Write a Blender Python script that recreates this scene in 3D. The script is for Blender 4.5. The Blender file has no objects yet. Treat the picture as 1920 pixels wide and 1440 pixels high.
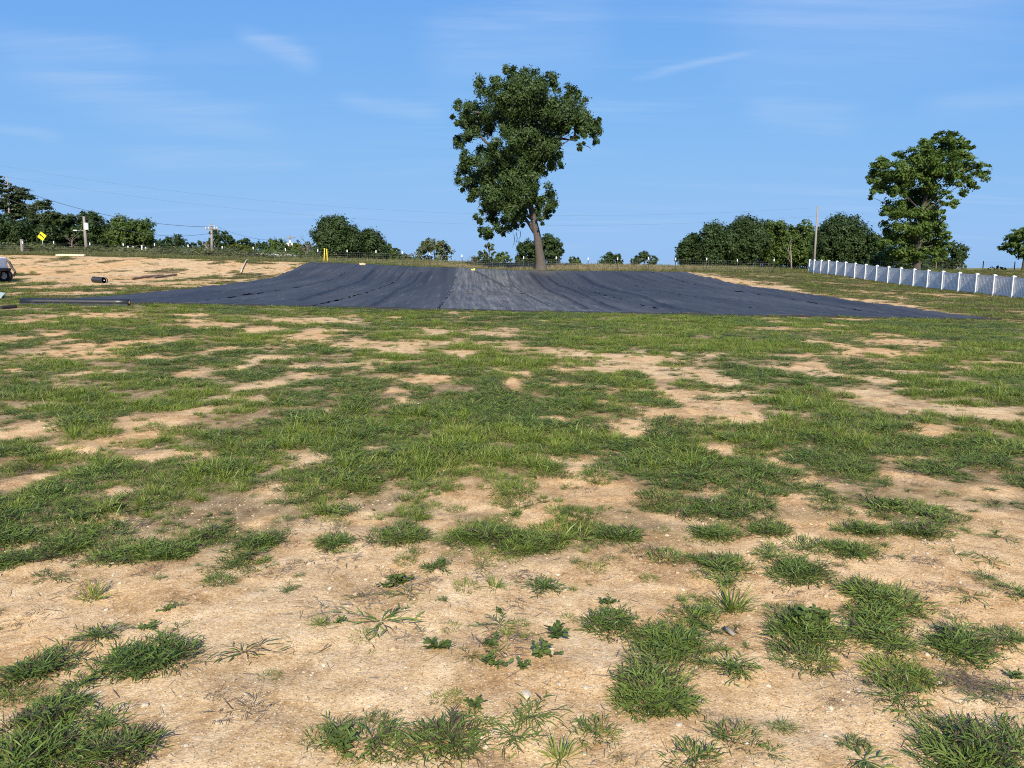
import bpy, math, random
import numpy as np
from mathutils import Vector, Matrix, Euler

random.seed(7)
RNG = np.random.default_rng(11)
S = bpy.context.scene
COL = S.collection

# ------------------------------------------------------------------ camera
F = 1442.0                      # focal length in pixels of the 1920 px wide photograph
CAMH = 1.6
PITCH = math.atan(220.0 / F)
cam_d = bpy.data.cameras.new("camera")
cam_d.sensor_width = 36.0
cam_d.lens = F / 1920 * 36
cam_d.clip_start = 0.05
cam_d.clip_end = 6000
cam = bpy.data.objects.new("camera", cam_d)
cam.location = (0, 0, CAMH)
cam.rotation_euler = (math.pi / 2 - PITCH, 0, 0)
COL.objects.link(cam)
S.camera = cam

# ------------------------------------------------------------------ light
SUN_EL = math.radians(34)
SUN_AZ = math.radians(0.5)      # sun straight behind the viewer
sdir = Vector((math.sin(SUN_AZ) * math.cos(SUN_EL), -math.cos(SUN_AZ) * math.cos(SUN_EL), math.sin(SUN_EL)))
sun_d = bpy.data.lights.new("sun", 'SUN')
sun_d.energy = 5.0
sun_d.angle = math.radians(0.53)
sun_d.color = (1.0, 0.93, 0.81)
sun = bpy.data.objects.new("sun", sun_d)
sun.rotation_euler = sdir.to_track_quat('Z', 'Y').to_euler()
sun.location = (10, -40, 40)
COL.objects.link(sun)

S.view_settings.view_transform = 'Standard'
S.view_settings.look = 'None'
S.view_settings.gamma = 1
S.view_settings.use_curve_mapping = False
S.view_settings.exposure = 0.6
S.cycles.use_denoising = False
S.cycles.pixel_filter_type = 'BLACKMAN_HARRIS'
S.cycles.filter_width = 1.05
S.cycles.max_bounces = 6
S.cycles.diffuse_bounces = 3
S.cycles.sample_clamp_indirect = 4

SKY_SHOULDER = ((.335, 2.0), (.56, 2.3), (.90, 3.6))
W = bpy.data.worlds.new("World")
S.world = W
W.use_nodes = True
nt = W.node_tree
nt.nodes.clear()


def N(tree, kind, **kw):
    n = tree.nodes.new(kind)
    for k, v in kw.items():
        setattr(n, k, v)
    return n


def mth(tree, op, a, b=None, c=None, clamp=False):
    n = tree.nodes.new('ShaderNodeMath')
    n.operation = op
    n.use_clamp = clamp
    for i, x in enumerate((a, b, c)):
        if x is None:
            continue
        if isinstance(x, (int, float)):
            n.inputs[i].default_value = x
        else:
            tree.links.new(x, n.inputs[i])
    return n.outputs[0]


sky = N(nt, 'ShaderNodeTexSky')
sky.sky_type = 'NISHITA'
sky.sun_disc = False
sky.sun_elevation = SUN_EL
sky.sun_rotation = math.pi - SUN_AZ
sky.altitude = 200
sky.air_density = 1.05
sky.dust_density = 0.35
sky.ozone_density = 2.2
bg = N(nt, 'ShaderNodeBackground')
bg.inputs[1].default_value = 0.11
wo = N(nt, 'ShaderNodeOutputWorld')
tc = N(nt, 'ShaderNodeTexCoord')
sep = N(nt, 'ShaderNodeSeparateXYZ')
nt.links.new(tc.outputs['Generated'], sep.inputs[0])
# thin cirrus laid on a high plane: direction divided by its height
zz = mth(nt, 'ADD', mth(nt, 'MAXIMUM', sep.outputs[2], 0.0), 0.10)
px = mth(nt, 'DIVIDE', sep.outputs[0], zz)
py = mth(nt, 'DIVIDE', sep.outputs[1], zz)
cmb = N(nt, 'ShaderNodeCombineXYZ')
nt.links.new(px, cmb.inputs[0])
nt.links.new(py, cmb.inputs[1])
mp = N(nt, 'ShaderNodeMapping')
mp.inputs['Rotation'].default_value = (0, 0, math.radians(28))
mp.inputs['Scale'].default_value = (0.42, 1.9, 1)
nt.links.new(cmb.outputs[0], mp.inputs[0])
n1 = N(nt, 'ShaderNodeTexNoise')
n1.inputs['Scale'].default_value = 1.5
n1.inputs['Detail'].default_value = 7
n1.inputs['Roughness'].default_value = 0.62
n1.inputs['Distortion'].default_value = 0.5
nt.links.new(mp.outputs[0], n1.inputs['Vector'])
n2 = N(nt, 'ShaderNodeTexNoise')
n2.inputs['Scale'].default_value = 0.45
n2.inputs['Detail'].default_value = 2
nt.links.new(cmb.outputs[0], n2.inputs['Vector'])
mpf = N(nt, 'ShaderNodeMapping')
mpf.inputs['Rotation'].default_value = (0, 0, math.radians(34))
mpf.inputs['Scale'].default_value = (1.2, 9.0, 1)
nt.links.new(cmb.outputs[0], mpf.inputs[0])
n3 = N(nt, 'ShaderNodeTexNoise')
n3.inputs['Scale'].default_value = 1.6
n3.inputs['Detail'].default_value = 8
n3.inputs['Roughness'].default_value = 0.7
n3.inputs['Distortion'].default_value = 0.9
nt.links.new(mpf.outputs[0], n3.inputs['Vector'])
ra = N(nt, 'ShaderNodeMapRange')
ra.inputs[1].default_value = 0.50
ra.inputs[2].default_value = 0.86
nt.links.new(n1.outputs[0], ra.inputs[0])
rb = N(nt, 'ShaderNodeMapRange')
rb.inputs[1].default_value = 0.38
rb.inputs[2].default_value = 0.66
nt.links.new(n2.outputs[0], rb.inputs[0])
wisps = mth(nt, 'MULTIPLY', ra.outputs[0], rb.outputs[0])


def pix_dir(u, v):
    xc, yc = (u - 960) / F, -(v - 720) / F
    cp, sp = math.cos(PITCH), math.sin(PITCH)
    return Vector((xc, cp + yc * sp, -sp + yc * cp))


def streak(u0, v0, u1, v1, width, amount):
    """a wisp along a great circle between two sky directions"""
    a, b = pix_dir(u0, v0).normalized(), pix_dir(u1, v1).normalized()
    nrm = a.cross(b).normalized()
    mid = (a + b).normalized()
    half = math.acos(max(-1, min(1, a.dot(mid))))
    vd = N(nt, 'ShaderNodeVectorMath', operation='DOT_PRODUCT')
    nt.links.new(tc.outputs['Generated'], vd.inputs[0])
    vd.inputs[1].default_value = nrm
    wob = mth(nt, 'MULTIPLY', mth(nt, 'SUBTRACT', n1.outputs[0], 0.5), width * 2.4)
    d = mth(nt, 'ABSOLUTE', mth(nt, 'ADD', vd.outputs['Value'], wob))
    across = mth(nt, 'SUBTRACT', 1.0, mth(nt, 'DIVIDE', d, width), clamp=True)
    across = mth(nt, "MULTIPLY", across, mth(nt, "MULTIPLY", across, mth(nt, "SUBTRACT", 3.0, mth(nt, "MULTIPLY", across, 2.0))))
    vm = N(nt, 'ShaderNodeVectorMath', operation='DOT_PRODUCT')
    nt.links.new(tc.outputs['Generated'], vm.inputs[0])
    vm.inputs[1].default_value = mid
    r = N(nt, 'ShaderNodeMapRange')
    r.interpolation_type = 'SMOOTHSTEP'
    r.inputs[1].default_value = math.cos(half)
    r.inputs[2].default_value = math.cos(half * 0.35)
    nt.links.new(vm.outputs['Value'], r.inputs[0])
    tex = mth(nt, 'MULTIPLY', n3.outputs[0], mth(nt, 'ADD', 0.2, mth(nt, 'MULTIPLY', n1.outputs[0], 2.6)))
    return mth(nt, 'MULTIPLY', mth(nt, 'MULTIPLY', across, r.outputs[0]), mth(nt, 'MULTIPLY', tex, amount * 1.15))


total = mth(nt, 'MULTIPLY', wisps, 0.42)
for st in ((430, 55, 610, 130, 0.020, 0.24), (-60, 110, 560, 262, 0.034, 0.20), (620, 185, 850, 220, 0.014, 0.20),
           (1170, 150, 1440, 90, 0.0065, 0.24), (-80, 60, 300, 105, 0.026, 0.18), (1380, 200, 1640, 235, 0.026, 0.18),
           (1700, 205, 2100, 160, 0.018, 0.16), (760, 110, 1180, 50, 0.06, 0.18), (180, 300, 620, 305, 0.016, 0.14),
           (-40, 235, 130, 262, 0.010, 0.16), (1300, 90, 2000, -20, 0.10, 0.16)):
    total = mth(nt, 'ADD', total, streak(*st))
total = mth(nt, 'MINIMUM', total, 0.6)
# soft shoulder, the same for the whole sky: bright haze near the horizon keeps its blue
sepc = N(nt, 'ShaderNodeSeparateColor')
nt.links.new(sky.outputs[0], sepc.inputs[0])
combc = N(nt, 'ShaderNodeCombineColor')
for i, (amax, rate) in enumerate(SKY_SHOULDER):
    e = mth(nt, 'EXPONENT', mth(nt, 'MULTIPLY', sepc.outputs[i], -rate * 0.1668))
    nt.links.new(mth(nt, 'MULTIPLY', mth(nt, 'SUBTRACT', 1.0, e), amax / 0.1668), combc.inputs[i])
mx = N(nt, 'ShaderNodeMix', data_type='RGBA')
nt.links.new(total, mx.inputs['Factor'])
nt.links.new(combc.outputs[0], mx.inputs['A'])
mx.inputs['B'].default_value = (3.6, 4.4, 5.8, 1)
nt.links.new(mx.outputs['Result'], bg.inputs[0])
nt.links.new(bg.outputs[0], wo.inputs[0])


# ------------------------------------------------------------------ numpy noise
def _h(ix, iy, seed):
    n = (ix.astype(np.int64) * 374761393 + iy.astype(np.int64) * 668265263 + seed * 1274126177) & 0x7fffffff
    n = ((n ^ (n >> 13)) * 1274126177) & 0x7fffffff
    n = (n ^ (n >> 16)) & 0xffff
    return n / 65535.0


def vnoise(x, y, seed=0):
    ix, iy = np.floor(x), np.floor(y)
    fx, fy = x - ix, y - iy
    fx, fy = fx * fx * (3 - 2 * fx), fy * fy * (3 - 2 * fy)
    a, b = _h(ix, iy, seed), _h(ix + 1, iy, seed)
    c, d = _h(ix, iy + 1, seed), _h(ix + 1, iy + 1, seed)
    return (a * (1 - fx) + b * fx) * (1 - fy) + (c * (1 - fx) + d * fx) * fy


def fbm(x, y, seed=0, oct=4):
    s, a, t = 0, 1.0, 0
    for o in range(oct):
        s = s + a * vnoise(x * 2 ** o, y * 2 ** o, seed + o * 17)
        t += a
        a *= 0.5
    return s / t


# ------------------------------------------------------------------ terrain
ROWS = [
    (-60, [(-80, 0), (80, 0)]),
    (3, [(-80, 0), (80, 0)]),
    (9, [(-60, .06), (0, 0), (60, -.06)]),
    (16, [(-60, .3), (-10, .12), (0, .0), (10, -.12), (60, -.4)]),
    (28, [(-60, .6), (-16, .40), (0, 0), (18, -.37), (45, -.7)]),
    (36, [(-60, .62), (-18, .48), (0, -.08), (17.6, -.22), (29, -.42), (50, -.6)]),
    (44, [(-60, .7), (-17, .52), (0, -.08), (17, 0), (29, -.30), (50, -.4)]),
    (50, [(-60, .9), (-17, .65), (0, -.07), (17, .12), (29, -.12), (50, -.1)]),
    (57, [(-60, 1.15), (-17.5, .84), (0, .02), (17, .34), (29, .13), (50, .3)]),
    (63, [(-60, 1.9), (-18, 1.38), (0, .45), (17, .66), (29, .42), (50, .6)]),
    (72, [(-60, 2.75), (-43, 2.5), (-33, 2.38), (-23, 2.1), (-18.4, 1.95), (-9, 1.62), (0, 1.25), (7, 1.15), (16, 1.1), (29, .86), (37, 1.15), (60, 1.1)]),
    (77, [(-60, 2.9), (-44, 2.72), (-34, 2.45), (-28, 2.22), (-21.7, 1.98), (-13, 1.77), (-8, 1.62), (-4.8, 1.42), (1, 1.24), (8, 1.18), (16, 1.2), (22, 1.06), (29, .98), (37, 1.2), (60, 1.05)]),
    (96, [(-90, 3.5), (-57, 3.1), (-44, 2.8), (-30, 2.3), (-10, 1.93), (0, 1.65), (19, 1.33), (36, 1.05), (59, .75), (90, .6)]),
    (135, [(-120, 2.6), (-60, 1.9), (-30, 1.0), (0, .3), (40, -.2), (90, -.6)]),
    (260, [(-200, -1), (200, -2.5)]),
    (700, [(-600, -4), (600, -4)]),
    (5000, [(-600, -6), (600, -6)]),
]
ROWY = np.array([r[0] for r in ROWS], float)


def terrain(x, y):
    x = np.atleast_1d(np.asarray(x, float))
    y = np.atleast_1d(np.asarray(y, float))
    vals = np.empty((len(ROWS), x.size))
    for k, (ry, pts) in enumerate(ROWS):
        xs = [p[0] for p in pts]
        zs = [p[1] for p in pts]
        vals[k] = (np.interp(x - 2.2, xs, zs) + np.interp(x, xs, zs) * 2 + np.interp(x + 2.2, xs, zs)) / 4
    d = np.diff(vals, axis=0) / np.diff(ROWY)[:, None]
    t = np.zeros_like(vals)
    same = d[:-1] * d[1:] > 0
    t[1:-1] = np.where(same, 2 * d[:-1] * d[1:] / np.where(same, d[:-1] + d[1:], 1), 0)
    k = np.clip(np.searchsorted(ROWY, y) - 1, 0, len(ROWS) - 2)
    i = np.arange(x.size)
    h = ROWY[k + 1] - ROWY[k]
    s = np.clip((y - ROWY[k]) / h, 0, 1)
    z = ((2 * s ** 3 - 3 * s ** 2 + 1) * vals[k, i] + (s ** 3 - 2 * s ** 2 + s) * h * t[k, i]
         + (-2 * s ** 3 + 3 * s ** 2) * vals[k + 1, i] + (s ** 3 - s ** 2) * h * t[k + 1, i])
    return z


def ground(x, y):
    """terrain with the bumps of the bare soil"""
    x = np.atleast_1d(np.asarray(x, float))
    y = np.atleast_1d(np.asarray(y, float))
    z = terrain(x, y)
    z = z + (fbm(x * 0.5, y * 0.5, 3, 3) - 0.5) * 0.07
    near = np.clip(1 - (np.hypot(x, y) - 9) / 14, 0, 1)
    z = z + near * ((fbm(x * 3.1, y * 3.1, 5, 4) - 0.5) * 0.05 + (fbm(x * 13, y * 13, 9, 2) - 0.5) * 0.012)
    return z


def gz(x, y):
    return float(ground(x, y)[0])


def at(u, v, Y):
    """the point seen at pixel (u, v) of the photograph, Y metres ahead"""
    d = pix_dir(u, v)
    t = Y / d.y
    return Vector((d.x * t, Y, CAMH + d.z * t))


def hit(u, v, far=110):
    """the ground point seen at pixel (u, v)"""
    d = pix_dir(u, v)
    ts = np.concatenate([np.arange(1.5, 12, 0.02), np.arange(12, far, 0.1)])
    g = terrain(d.x * ts, d.y * ts)
    dif = CAMH + d.z * ts - g
    w = np.where(dif < 0)[0]
    k = w[0] if len(w) else len(ts) - 1
    t = ts[k]
    if k > 0 and len(w):
        a, b = dif[k - 1], dif[k]
        t = ts[k - 1] + (ts[k] - ts[k - 1]) * a / (a - b)
    return Vector((d.x * t, d.y * t, gz(d.x * t, d.y * t)))


# ------------------------------------------------------------------ mesh helpers
def np_mesh(name, V, Q, mat, smooth=False, attrs=None):
    """mesh from an array of points and an array of faces of equal size"""
    V = np.ascontiguousarray(V, np.float32)
    Q = np.ascontiguousarray(Q, np.int32)
    m = bpy.data.meshes.new(name)
    k = Q.shape[1]
    m.vertices.add(len(V))
    m.vertices.foreach_set("co", V.ravel())
    m.loops.add(Q.size)
    m.loops.foreach_set("vertex_index", Q.ravel())
    m.polygons.add(len(Q))
    m.polygons.foreach_set("loop_start", np.arange(len(Q), dtype=np.int32) * k)
    if smooth:
        m.polygons.foreach_set("use_smooth", np.ones(len(Q), bool))
    m.update(calc_edges=True)
    if attrs:
        for an, arr in attrs.items():
            a = m.attributes.new(an, 'FLOAT', 'POINT')
            a.data.foreach_set("value", np.ascontiguousarray(arr, np.float32))
    if mat:
        m.materials.append(mat)
    return m


class MB:
    """collects boxes, tubes and lathes into one mesh"""

    def __init__(self):
        self.v, self.f = [], []

    def poly(self, vs, fs):
        o = len(self.v)
        self.v += [tuple(p) for p in vs]
        self.f += [tuple(i + o for i in f) for f in fs]
        return self

    def box(self, c, s, rot=None, taper=1.0):
        hx, hy, hz = s[0] / 2, s[1] / 2, s[2] / 2
        vs = []
        for z, k in ((-hz, 1), (hz, taper)):
            for x, y in ((-hx, -hy), (hx, -hy), (hx, hy), (-hx, hy)):
                p = Vector((x * k, y * k, z))
                if rot:
                    p = rot @ p
                vs.append(p + Vector(c))
        return self.poly(vs, [(0, 3, 2, 1), (4, 5, 6, 7), (0, 1, 5, 4), (1, 2, 6, 5), (2, 3, 7, 6), (3, 0, 4, 7)])

    def tube(self, pts, r, n=8, cap=True):
        pts = [Vector(p) for p in pts]
        if isinstance(r, (int, float)):
            r = [r] * len(pts)
        o = len(self.v)
        ref = None
        for i, p in enumerate(pts):
            a = pts[max(i - 1, 0)]
            b = pts[min(i + 1, len(pts) - 1)]
            t = (b - a)
            t = t.normalized() if t.length > 1e-9 else Vector((0, 0, 1))
            if ref is None:
                ref = Vector((1, 0, 0)) if abs(t.x) < 0.8 else Vector((0, 1, 0))
            s = t.cross(ref).normalized()
            w = s.cross(t).normalized()
            ref = w
            for k in range(n):
                an = 2 * math.pi * k / n
                self.v.append(tuple(p + (s * math.cos(an) + w * math.sin(an)) * r[i]))
        for i in range(len(pts) - 1):
            for k in range(n):
                a = o + i * n + k
                b = o + i * n + (k + 1) % n
                self.f.append((a, b, b + n, a + n))
        if cap:
            self.f.append(tuple(o + k for k in range(n))[::-1])
            e = o + (len(pts) - 1) * n
            self.f.append(tuple(e + k for k in range(n)))
        return self

    def build(self, name, mat, parent=None, origin=(0, 0, 0), smooth=False, bevel=0):
        o3 = Vector(origin)
        m = bpy.data.meshes.new(name)
        m.from_pydata([tuple(Vector(p) - o3) for p in self.v], [], self.f)
        m.update()
        m.materials.append(mat)
        if smooth:
            m.polygons.foreach_set("use_smooth", [True] * len(m.polygons))
        ob = bpy.data.objects.new(name, m)
        COL.objects.link(ob)
        if parent is not None:
            ob.parent = parent
        else:
            ob.location = o3
        if bevel:
            b = ob.modifiers.new("bevel", 'BEVEL')
            b.width = bevel
            b.segments = 2
        return ob


def link(name, mesh, parent=None, loc=(0, 0, 0)):
    ob = bpy.data.objects.new(name, mesh)
    ob.location = loc
    COL.objects.link(ob)
    if parent is not None:
        ob.parent = parent
    return ob


def tag(o, label=None, cat=None, group=None, kind=None):
    if label:
        o['label'] = label
    if cat:
        o['category'] = cat
    if group:
        o['group'] = group
    if kind:
        o['kind'] = kind
    return o


def thing(name, loc, label, cat, group=None):
    o = bpy.data.objects.new(name, None)
    o.location = loc
    o.empty_display_size = 0.2
    COL.objects.link(o)
    return tag(o, label, cat, group)


# ------------------------------------------------------------------ materials
def mat_new(name):
    m = bpy.data.materials.new(name)
    m.use_nodes = True
    t = m.node_tree
    b = t.nodes['Principled BSDF']
    return m, t, b


def simple(name, col, rough=0.6, noise=0.15, scale=8, metal=0, bump=0.0, spec=0.4, stretch=None):
    m, t, b = mat_new(name)
    c = N(t, 'ShaderNodeTexCoord')
    mpn = N(t, 'ShaderNodeMapping')
    t.links.new(c.outputs['Object'], mpn.inputs[0])
    if stretch:
        mpn.inputs['Scale'].default_value = stretch
    nz = N(t, 'ShaderNodeTexNoise')
    nz.inputs['Scale'].default_value = scale
    nz.inputs['Detail'].default_value = 5
    t.links.new(mpn.outputs[0], nz.inputs['Vector'])
    r = N(t, 'ShaderNodeValToRGB')
    k0, k1 = 1 - noise, 1 + noise
    r.color_ramp.elements[0].position = 0.3
    r.color_ramp.elements[1].position = 0.7
    r.color_ramp.elements[0].color = (col[0] * k0, col[1] * k0, col[2] * k0, 1)
    r.color_ramp.elements[1].color = (min(col[0] * k1, 1), min(col[1] * k1, 1), min(col[2] * k1, 1), 1)
    t.links.new(nz.outputs[0], r.inputs[0])
    t.links.new(r.outputs[0], b.inputs['Base Color'])
    b.inputs['Roughness'].default_value = rough
    b.inputs['Metallic'].default_value = metal
    b.inputs['Specular IOR Level'].default_value = spec
    if bump:
        bn = N(t, 'ShaderNodeBump')
        bn.inputs['Strength'].default_value = bump
        bn.inputs['Distance'].default_value = 0.02
        t.links.new(nz.outputs[0], bn.inputs['Height'])
        t.links.new(bn.outputs[0], b.inputs['Normal'])
    return m


def foliage(name, dark, mid, light, trans=0.25, rough=0.55, spec=0.25, inst=False, stem=None):
    """leaf or blade: colour varies leaf by leaf ('var') and plant by plant"""
    m, t, b = mat_new(name)
    a = N(t, 'ShaderNodeAttribute')
    a.attribute_name = 'var'
    fac = a.outputs['Fac']
    if inst:
        oi = N(t, 'ShaderNodeObjectInfo')
        fac = mth(t, 'ADD', mth(t, 'MULTIPLY', fac, 0.55), mth(t, 'MULTIPLY', oi.outputs['Random'], 0.5))
    r = N(t, 'ShaderNodeValToRGB')
    e = r.color_ramp.elements
    e[0].color = (*dark, 1)
    e[1].color = (*light, 1)
    x = r.color_ramp.elements.new(0.5)
    x.color = (*mid, 1)
    t.links.new(fac, r.inputs[0])
    out = r.outputs[0]
    if stem:
        ms_ = N(t, 'ShaderNodeMix', data_type='RGBA')
        t.links.new(mth(t, 'LESS_THAN', a.outputs['Fac'], .17), ms_.inputs['Factor'])
        t.links.new(out, ms_.inputs['A'])
        ms_.inputs['B'].default_value = (*stem, 1)
        out = ms_.outputs['Result']
    t.links.new(out, b.inputs['Base Color'])
    b.inputs['Roughness'].default_value = rough
    b.inputs['Specular IOR Level'].default_value = spec
    tr = N(t, 'ShaderNodeBsdfTranslucent')
    hv = N(t, 'ShaderNodeHueSaturation')
    hv.inputs['Value'].default_value = 1.25
    hv.inputs['Hue'].default_value = 0.49
    t.links.new(out, hv.inputs['Color'])
    t.links.new(hv.outputs[0], tr.inputs[0])
    ms = N(t, 'ShaderNodeMixShader')
    ms.inputs[0].default_value = trans
    t.links.new(b.outputs[0], ms.inputs[1])
    t.links.new(tr.outputs[0], ms.inputs[2])
    t.links.new(ms.outputs[0], t.nodes['Material Output'].inputs[0])
    return m


M = {}
M['oak'] = foliage('leaf_oak', (.028, .052, .012), (.046, .080, .016), (.082, .122, .027), trans=.25, spec=.35)
M['walnut'] = foliage('leaf_walnut', (.050, .090, .014), (.085, .138, .024), (.140, .190, .042), trans=.34)
M['dark'] = foliage('leaf_dark', (.022, .042, .011), (.036, .063, .016), (.066, .098, .026), trans=.22)
M['mid'] = foliage('leaf_mid', (.044, .076, .014), (.072, .114, .022), (.12, .16, .038), trans=.28)
M['bright'] = foliage('leaf_bright', (.060, .082, .012), (.105, .130, .018), (.17, .18, .035), trans=.3)
M['pale'] = foliage('leaf_pale', (.060, .078, .028), (.10, .118, .042), (.16, .17, .07), trans=.25)
M['pine'] = foliage('pine_needles', (.022, .036, .012), (.038, .056, .018), (.065, .085, .030), trans=.15)
M['straw'] = foliage('dry_stems', (.13, .10, .045), (.22, .175, .08), (.34, .28, .15), trans=.2, inst=True)
M['weedy'] = foliage('weedy_green', (.075, .090, .022), (.125, .135, .038), (.21, .20, .07), trans=.25, inst=True)
M['crab'] = foliage('grass_blades', (.050, .086, .016), (.104, .158, .027), (.20, .245, .050), trans=.27, inst=True, spec=.3, rough=.45, stem=(.095, .068, .040))
M['lush'] = foliage('grass_lush', (.085, .132, .017), (.150, .205, .025), (.245, .285, .050), trans=.30, inst=True, spec=.3, rough=.45, stem=(.18, .16, .06))
M['olive'] = foliage('grass_olive', (.085, .090, .026), (.135, .132, .042), (.23, .205, .08), trans=.25, inst=True)
M['dead'] = foliage('dead_grass', (.085, .062, .040), (.155, .120, .078), (.27, .215, .14), trans=.12, inst=True)
M['weed'] = foliage('weed_leaves', (.050, .085, .018), (.085, .125, .026), (.13, .17, .04), trans=.3, inst=True)
M['weed_dark'] = foliage('weed_dark_leaves', (.022, .046, .016), (.036, .066, .022), (.06, .09, .03), trans=.2)
M['bark'] = simple('bark', (.080, .066, .054), .9, .4, 6, bump=.8, stretch=(6, 6, 1.2))
M['bark_dark'] = simple('bark_dark', (.065, .052, .042), .9, .35, 5, bump=.5, stretch=(4, 4, 1))
M['bark_pale'] = simple('bark_pale', (.24, .20, .16), .85, .3, 4, bump=.4, stretch=(5, 5, 1))
M['twig'] = simple('twig', (.13, .10, .08), .9, .3, 5)
M['pole_wood'] = simple('pole_wood', (.22, .19, .155), .85, .25, 4, stretch=(8, 8, .6))
M['pole_light'] = simple('pole_light', (.24, .21, .175), .8, .2, 4, stretch=(8, 8, .6))
M['lumber'] = simple('lumber', (.66, .54, .36), .7, .15, 5, stretch=(1, 8, 8))
M['brown_wood'] = simple('brown_wood', (.20, .13, .085), .8, .3, 5)
M['white_vinyl'] = simple('white_vinyl', (.62, .63, .63), .4, .02, 2, spec=.5)
M['panel_vinyl'] = simple('panel_vinyl', (.82, .82, .78), .45, .03, 2, spec=.4)
M['white_paint'] = simple('white_paint', (.78, .78, .76), .5, .04, 5)
M['black_rubber'] = simple('black_rubber', (.014, .014, .015), .75, .3, 9)
M['black_paint'] = simple('black_paint', (.02, .018, .019), .5, .2, 4)
M['black_plastic'] = simple('black_plastic', (.016, .017, .019), .42, .2, 7, spec=.5)
M['steel_green'] = simple('steel_post', (.028, .030, .027), .6, .3, 9, metal=.3)
M['grey_metal'] = simple('grey_metal', (.42, .43, .42), .5, .12, 5, metal=.4)
M['wire'] = simple('wire_metal', (.16, .16, .155), .5, .1, 5, metal=.6)
M['cable'] = simple('cable', (.05, .055, .065), .6, .1, 5)
M['yellow'] = simple('yellow_plastic', (.80, .56, .035), .5, .08, 4)
M['sign_yellow'] = simple('sign_yellow', (.86, .66, .012), .45, .03, 4)
M['sign_black'] = simple('sign_black', (.012, .012, .012), .5, .05, 4)
M['stone'] = simple('pale_stone', (.58, .49, .35), .8, .2, 22, bump=.4)
M['clay_rock'] = simple('clay_rock', (.56, .41, .24), .9, .2, 7, bump=.6)
M['tarp'] = simple('tarp_green', (.40, .47, .37), .6, .1, 4)
M['roof'] = simple('pale_roof', (.60, .61, .58), .6, .1, 3)
M['shed'] = simple('shed_wall', (.10, .10, .095), .8, .2, 3)
M['glass'] = simple('dark_glass', (.02, .022, .025), .1, .05, 3, spec=.6)
M['lamp'] = simple('clear_lens', (.45, .46, .48), .2, .1, 3, spec=.6)

# ------------------------------------------------------------------ ground cloth frame
FO = Vector((-2.6, 27.3))            # near end of the seam left of the middle strip
FY = Vector((-0.0533, 1)).normalized()
FX = Vector((FY.y, -FY.x))
SEAMS = [-13.3, -8.9, -4.45, 0.0, 4.4, 8.85, 13.3, 17.7, 20.7]
T_END = [44.6, 44.8, 44.7, 44.4, 44.2, 44.0, 43.9, 43.6]


def cloth_coords(x, y):
    dx, dy = x - FO.x, y - FO.y
    return dx * FX.x + dy * FX.y, dx * FY.x + dy * FY.y


def in_cloth(x, y, m=0.0):
    s, t = cloth_coords(x, y)
    return (s > SEAMS[0] - m) & (s < SEAMS[-1] + m) & (t > -m) & (t < 44.3 + m)


# ------------------------------------------------------------------ where grass grows
BARE = [(170,592,90,7),(60,603,50,6),(20,635,40,8),(100,625,40,5),(150,662,90,12),(240,645,60,12),(300,672,60,6),
 (110,722,50,7),(180,700,60,7),(20,740,25,5),(40,805,60,20),(130,838,70,10),(240,820,60,10),(300,792,75,17),(385,768,40,8),
 (455,745,50,10),(500,720,40,8),(360,703,30,7),(450,690,30,6),(550,706,30,4),(590,688,60,6),(520,600,60,4),(610,602,70,8),
 (580,632,60,14),(480,620,40,8),(400,610,60,5),(380,600,60,6),(340,590,60,4),(330,858,85,11),(250,862,40,9),(560,862,60,18),
 (20,905,30,10),(80,888,40,5),(155,940,30,12),(200,975,42,14),(230,915,30,9),(495,925,22,17),(490,975,15,8),(600,982,45,16),
 (420,992,34,10),(660,592,18,3),(738,594,14,3),(868,596,18,3),(822,623,35,6),(930,626,50,8),(660,645,40,11),(750,650,52,16),
 (850,643,60,5),(1015,637,15,5),(870,665,30,5),(690,682,50,10),(815,710,36,9),(740,707,15,4),(965,718,25,17),(745,733,50,4),
 (738,752,36,9),(1100,668,52,10),(1180,675,70,8),(1140,690,72,8),(1190,692,44,10),(1075,725,60,6),(1060,695,20,6),(1270,690,15,6),
 (1265,748,40,24),(1120,753,15,8),(1050,787,30,4),(1165,800,58,22),(1225,780,40,10),(1125,850,25,14),(945,833,25,5),(680,840,35,6),
 (855,880,30,9),(890,872,15,4),(1085,885,40,22),(1010,868,20,5),(800,928,30,5),(820,905,15,5),(1140,922,60,25),(915,945,40,9),
 (1010,962,60,25),(685,975,50,14),(830,980,32,20),(1250,970,34,11),(1500,595,25,3),(1460,603,30,3),(1460,617,70,4),(1570,610,25,3),
 (1660,628,26,5),(1560,645,35,9),(1690,643,80,9),(1640,660,100,9),(1340,665,30,6),(1330,705,58,22),(1345,770,75,27),(1440,792,34,14),
 (1400,742,50,8),(1540,690,60,9),(1610,705,40,8),(1680,695,40,5),(1640,740,58,15),(1740,730,30,4),(1870,680,30,5),(1700,764,50,13),
 (1715,805,55,17),(1835,772,85,20),(1325,838,50,10),(1460,868,32,28),(1500,902,40,18),(1690,855,25,6),(1695,895,52,14),
 (1470,938,74,18),(1330,920,40,10),(1600,962,34,8),(1800,952,85,18),(1850,918,60,11),(1300,987,40,14),(1450,988,64,13),(1545,988,34,12),
 (1850,990,75,16),(1690,985,60,10),(1240,705,30,10),(1790,690,40,6),(1600,600,40,3),(1250,600,25,3),(1020,602,20,2),(560,750,30,4),
 (620,770,20,5),(300,640,40,6),(430,655,40,6),(520,672,34,5),(60,690,40,7),(30,770,40,6)]
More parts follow.
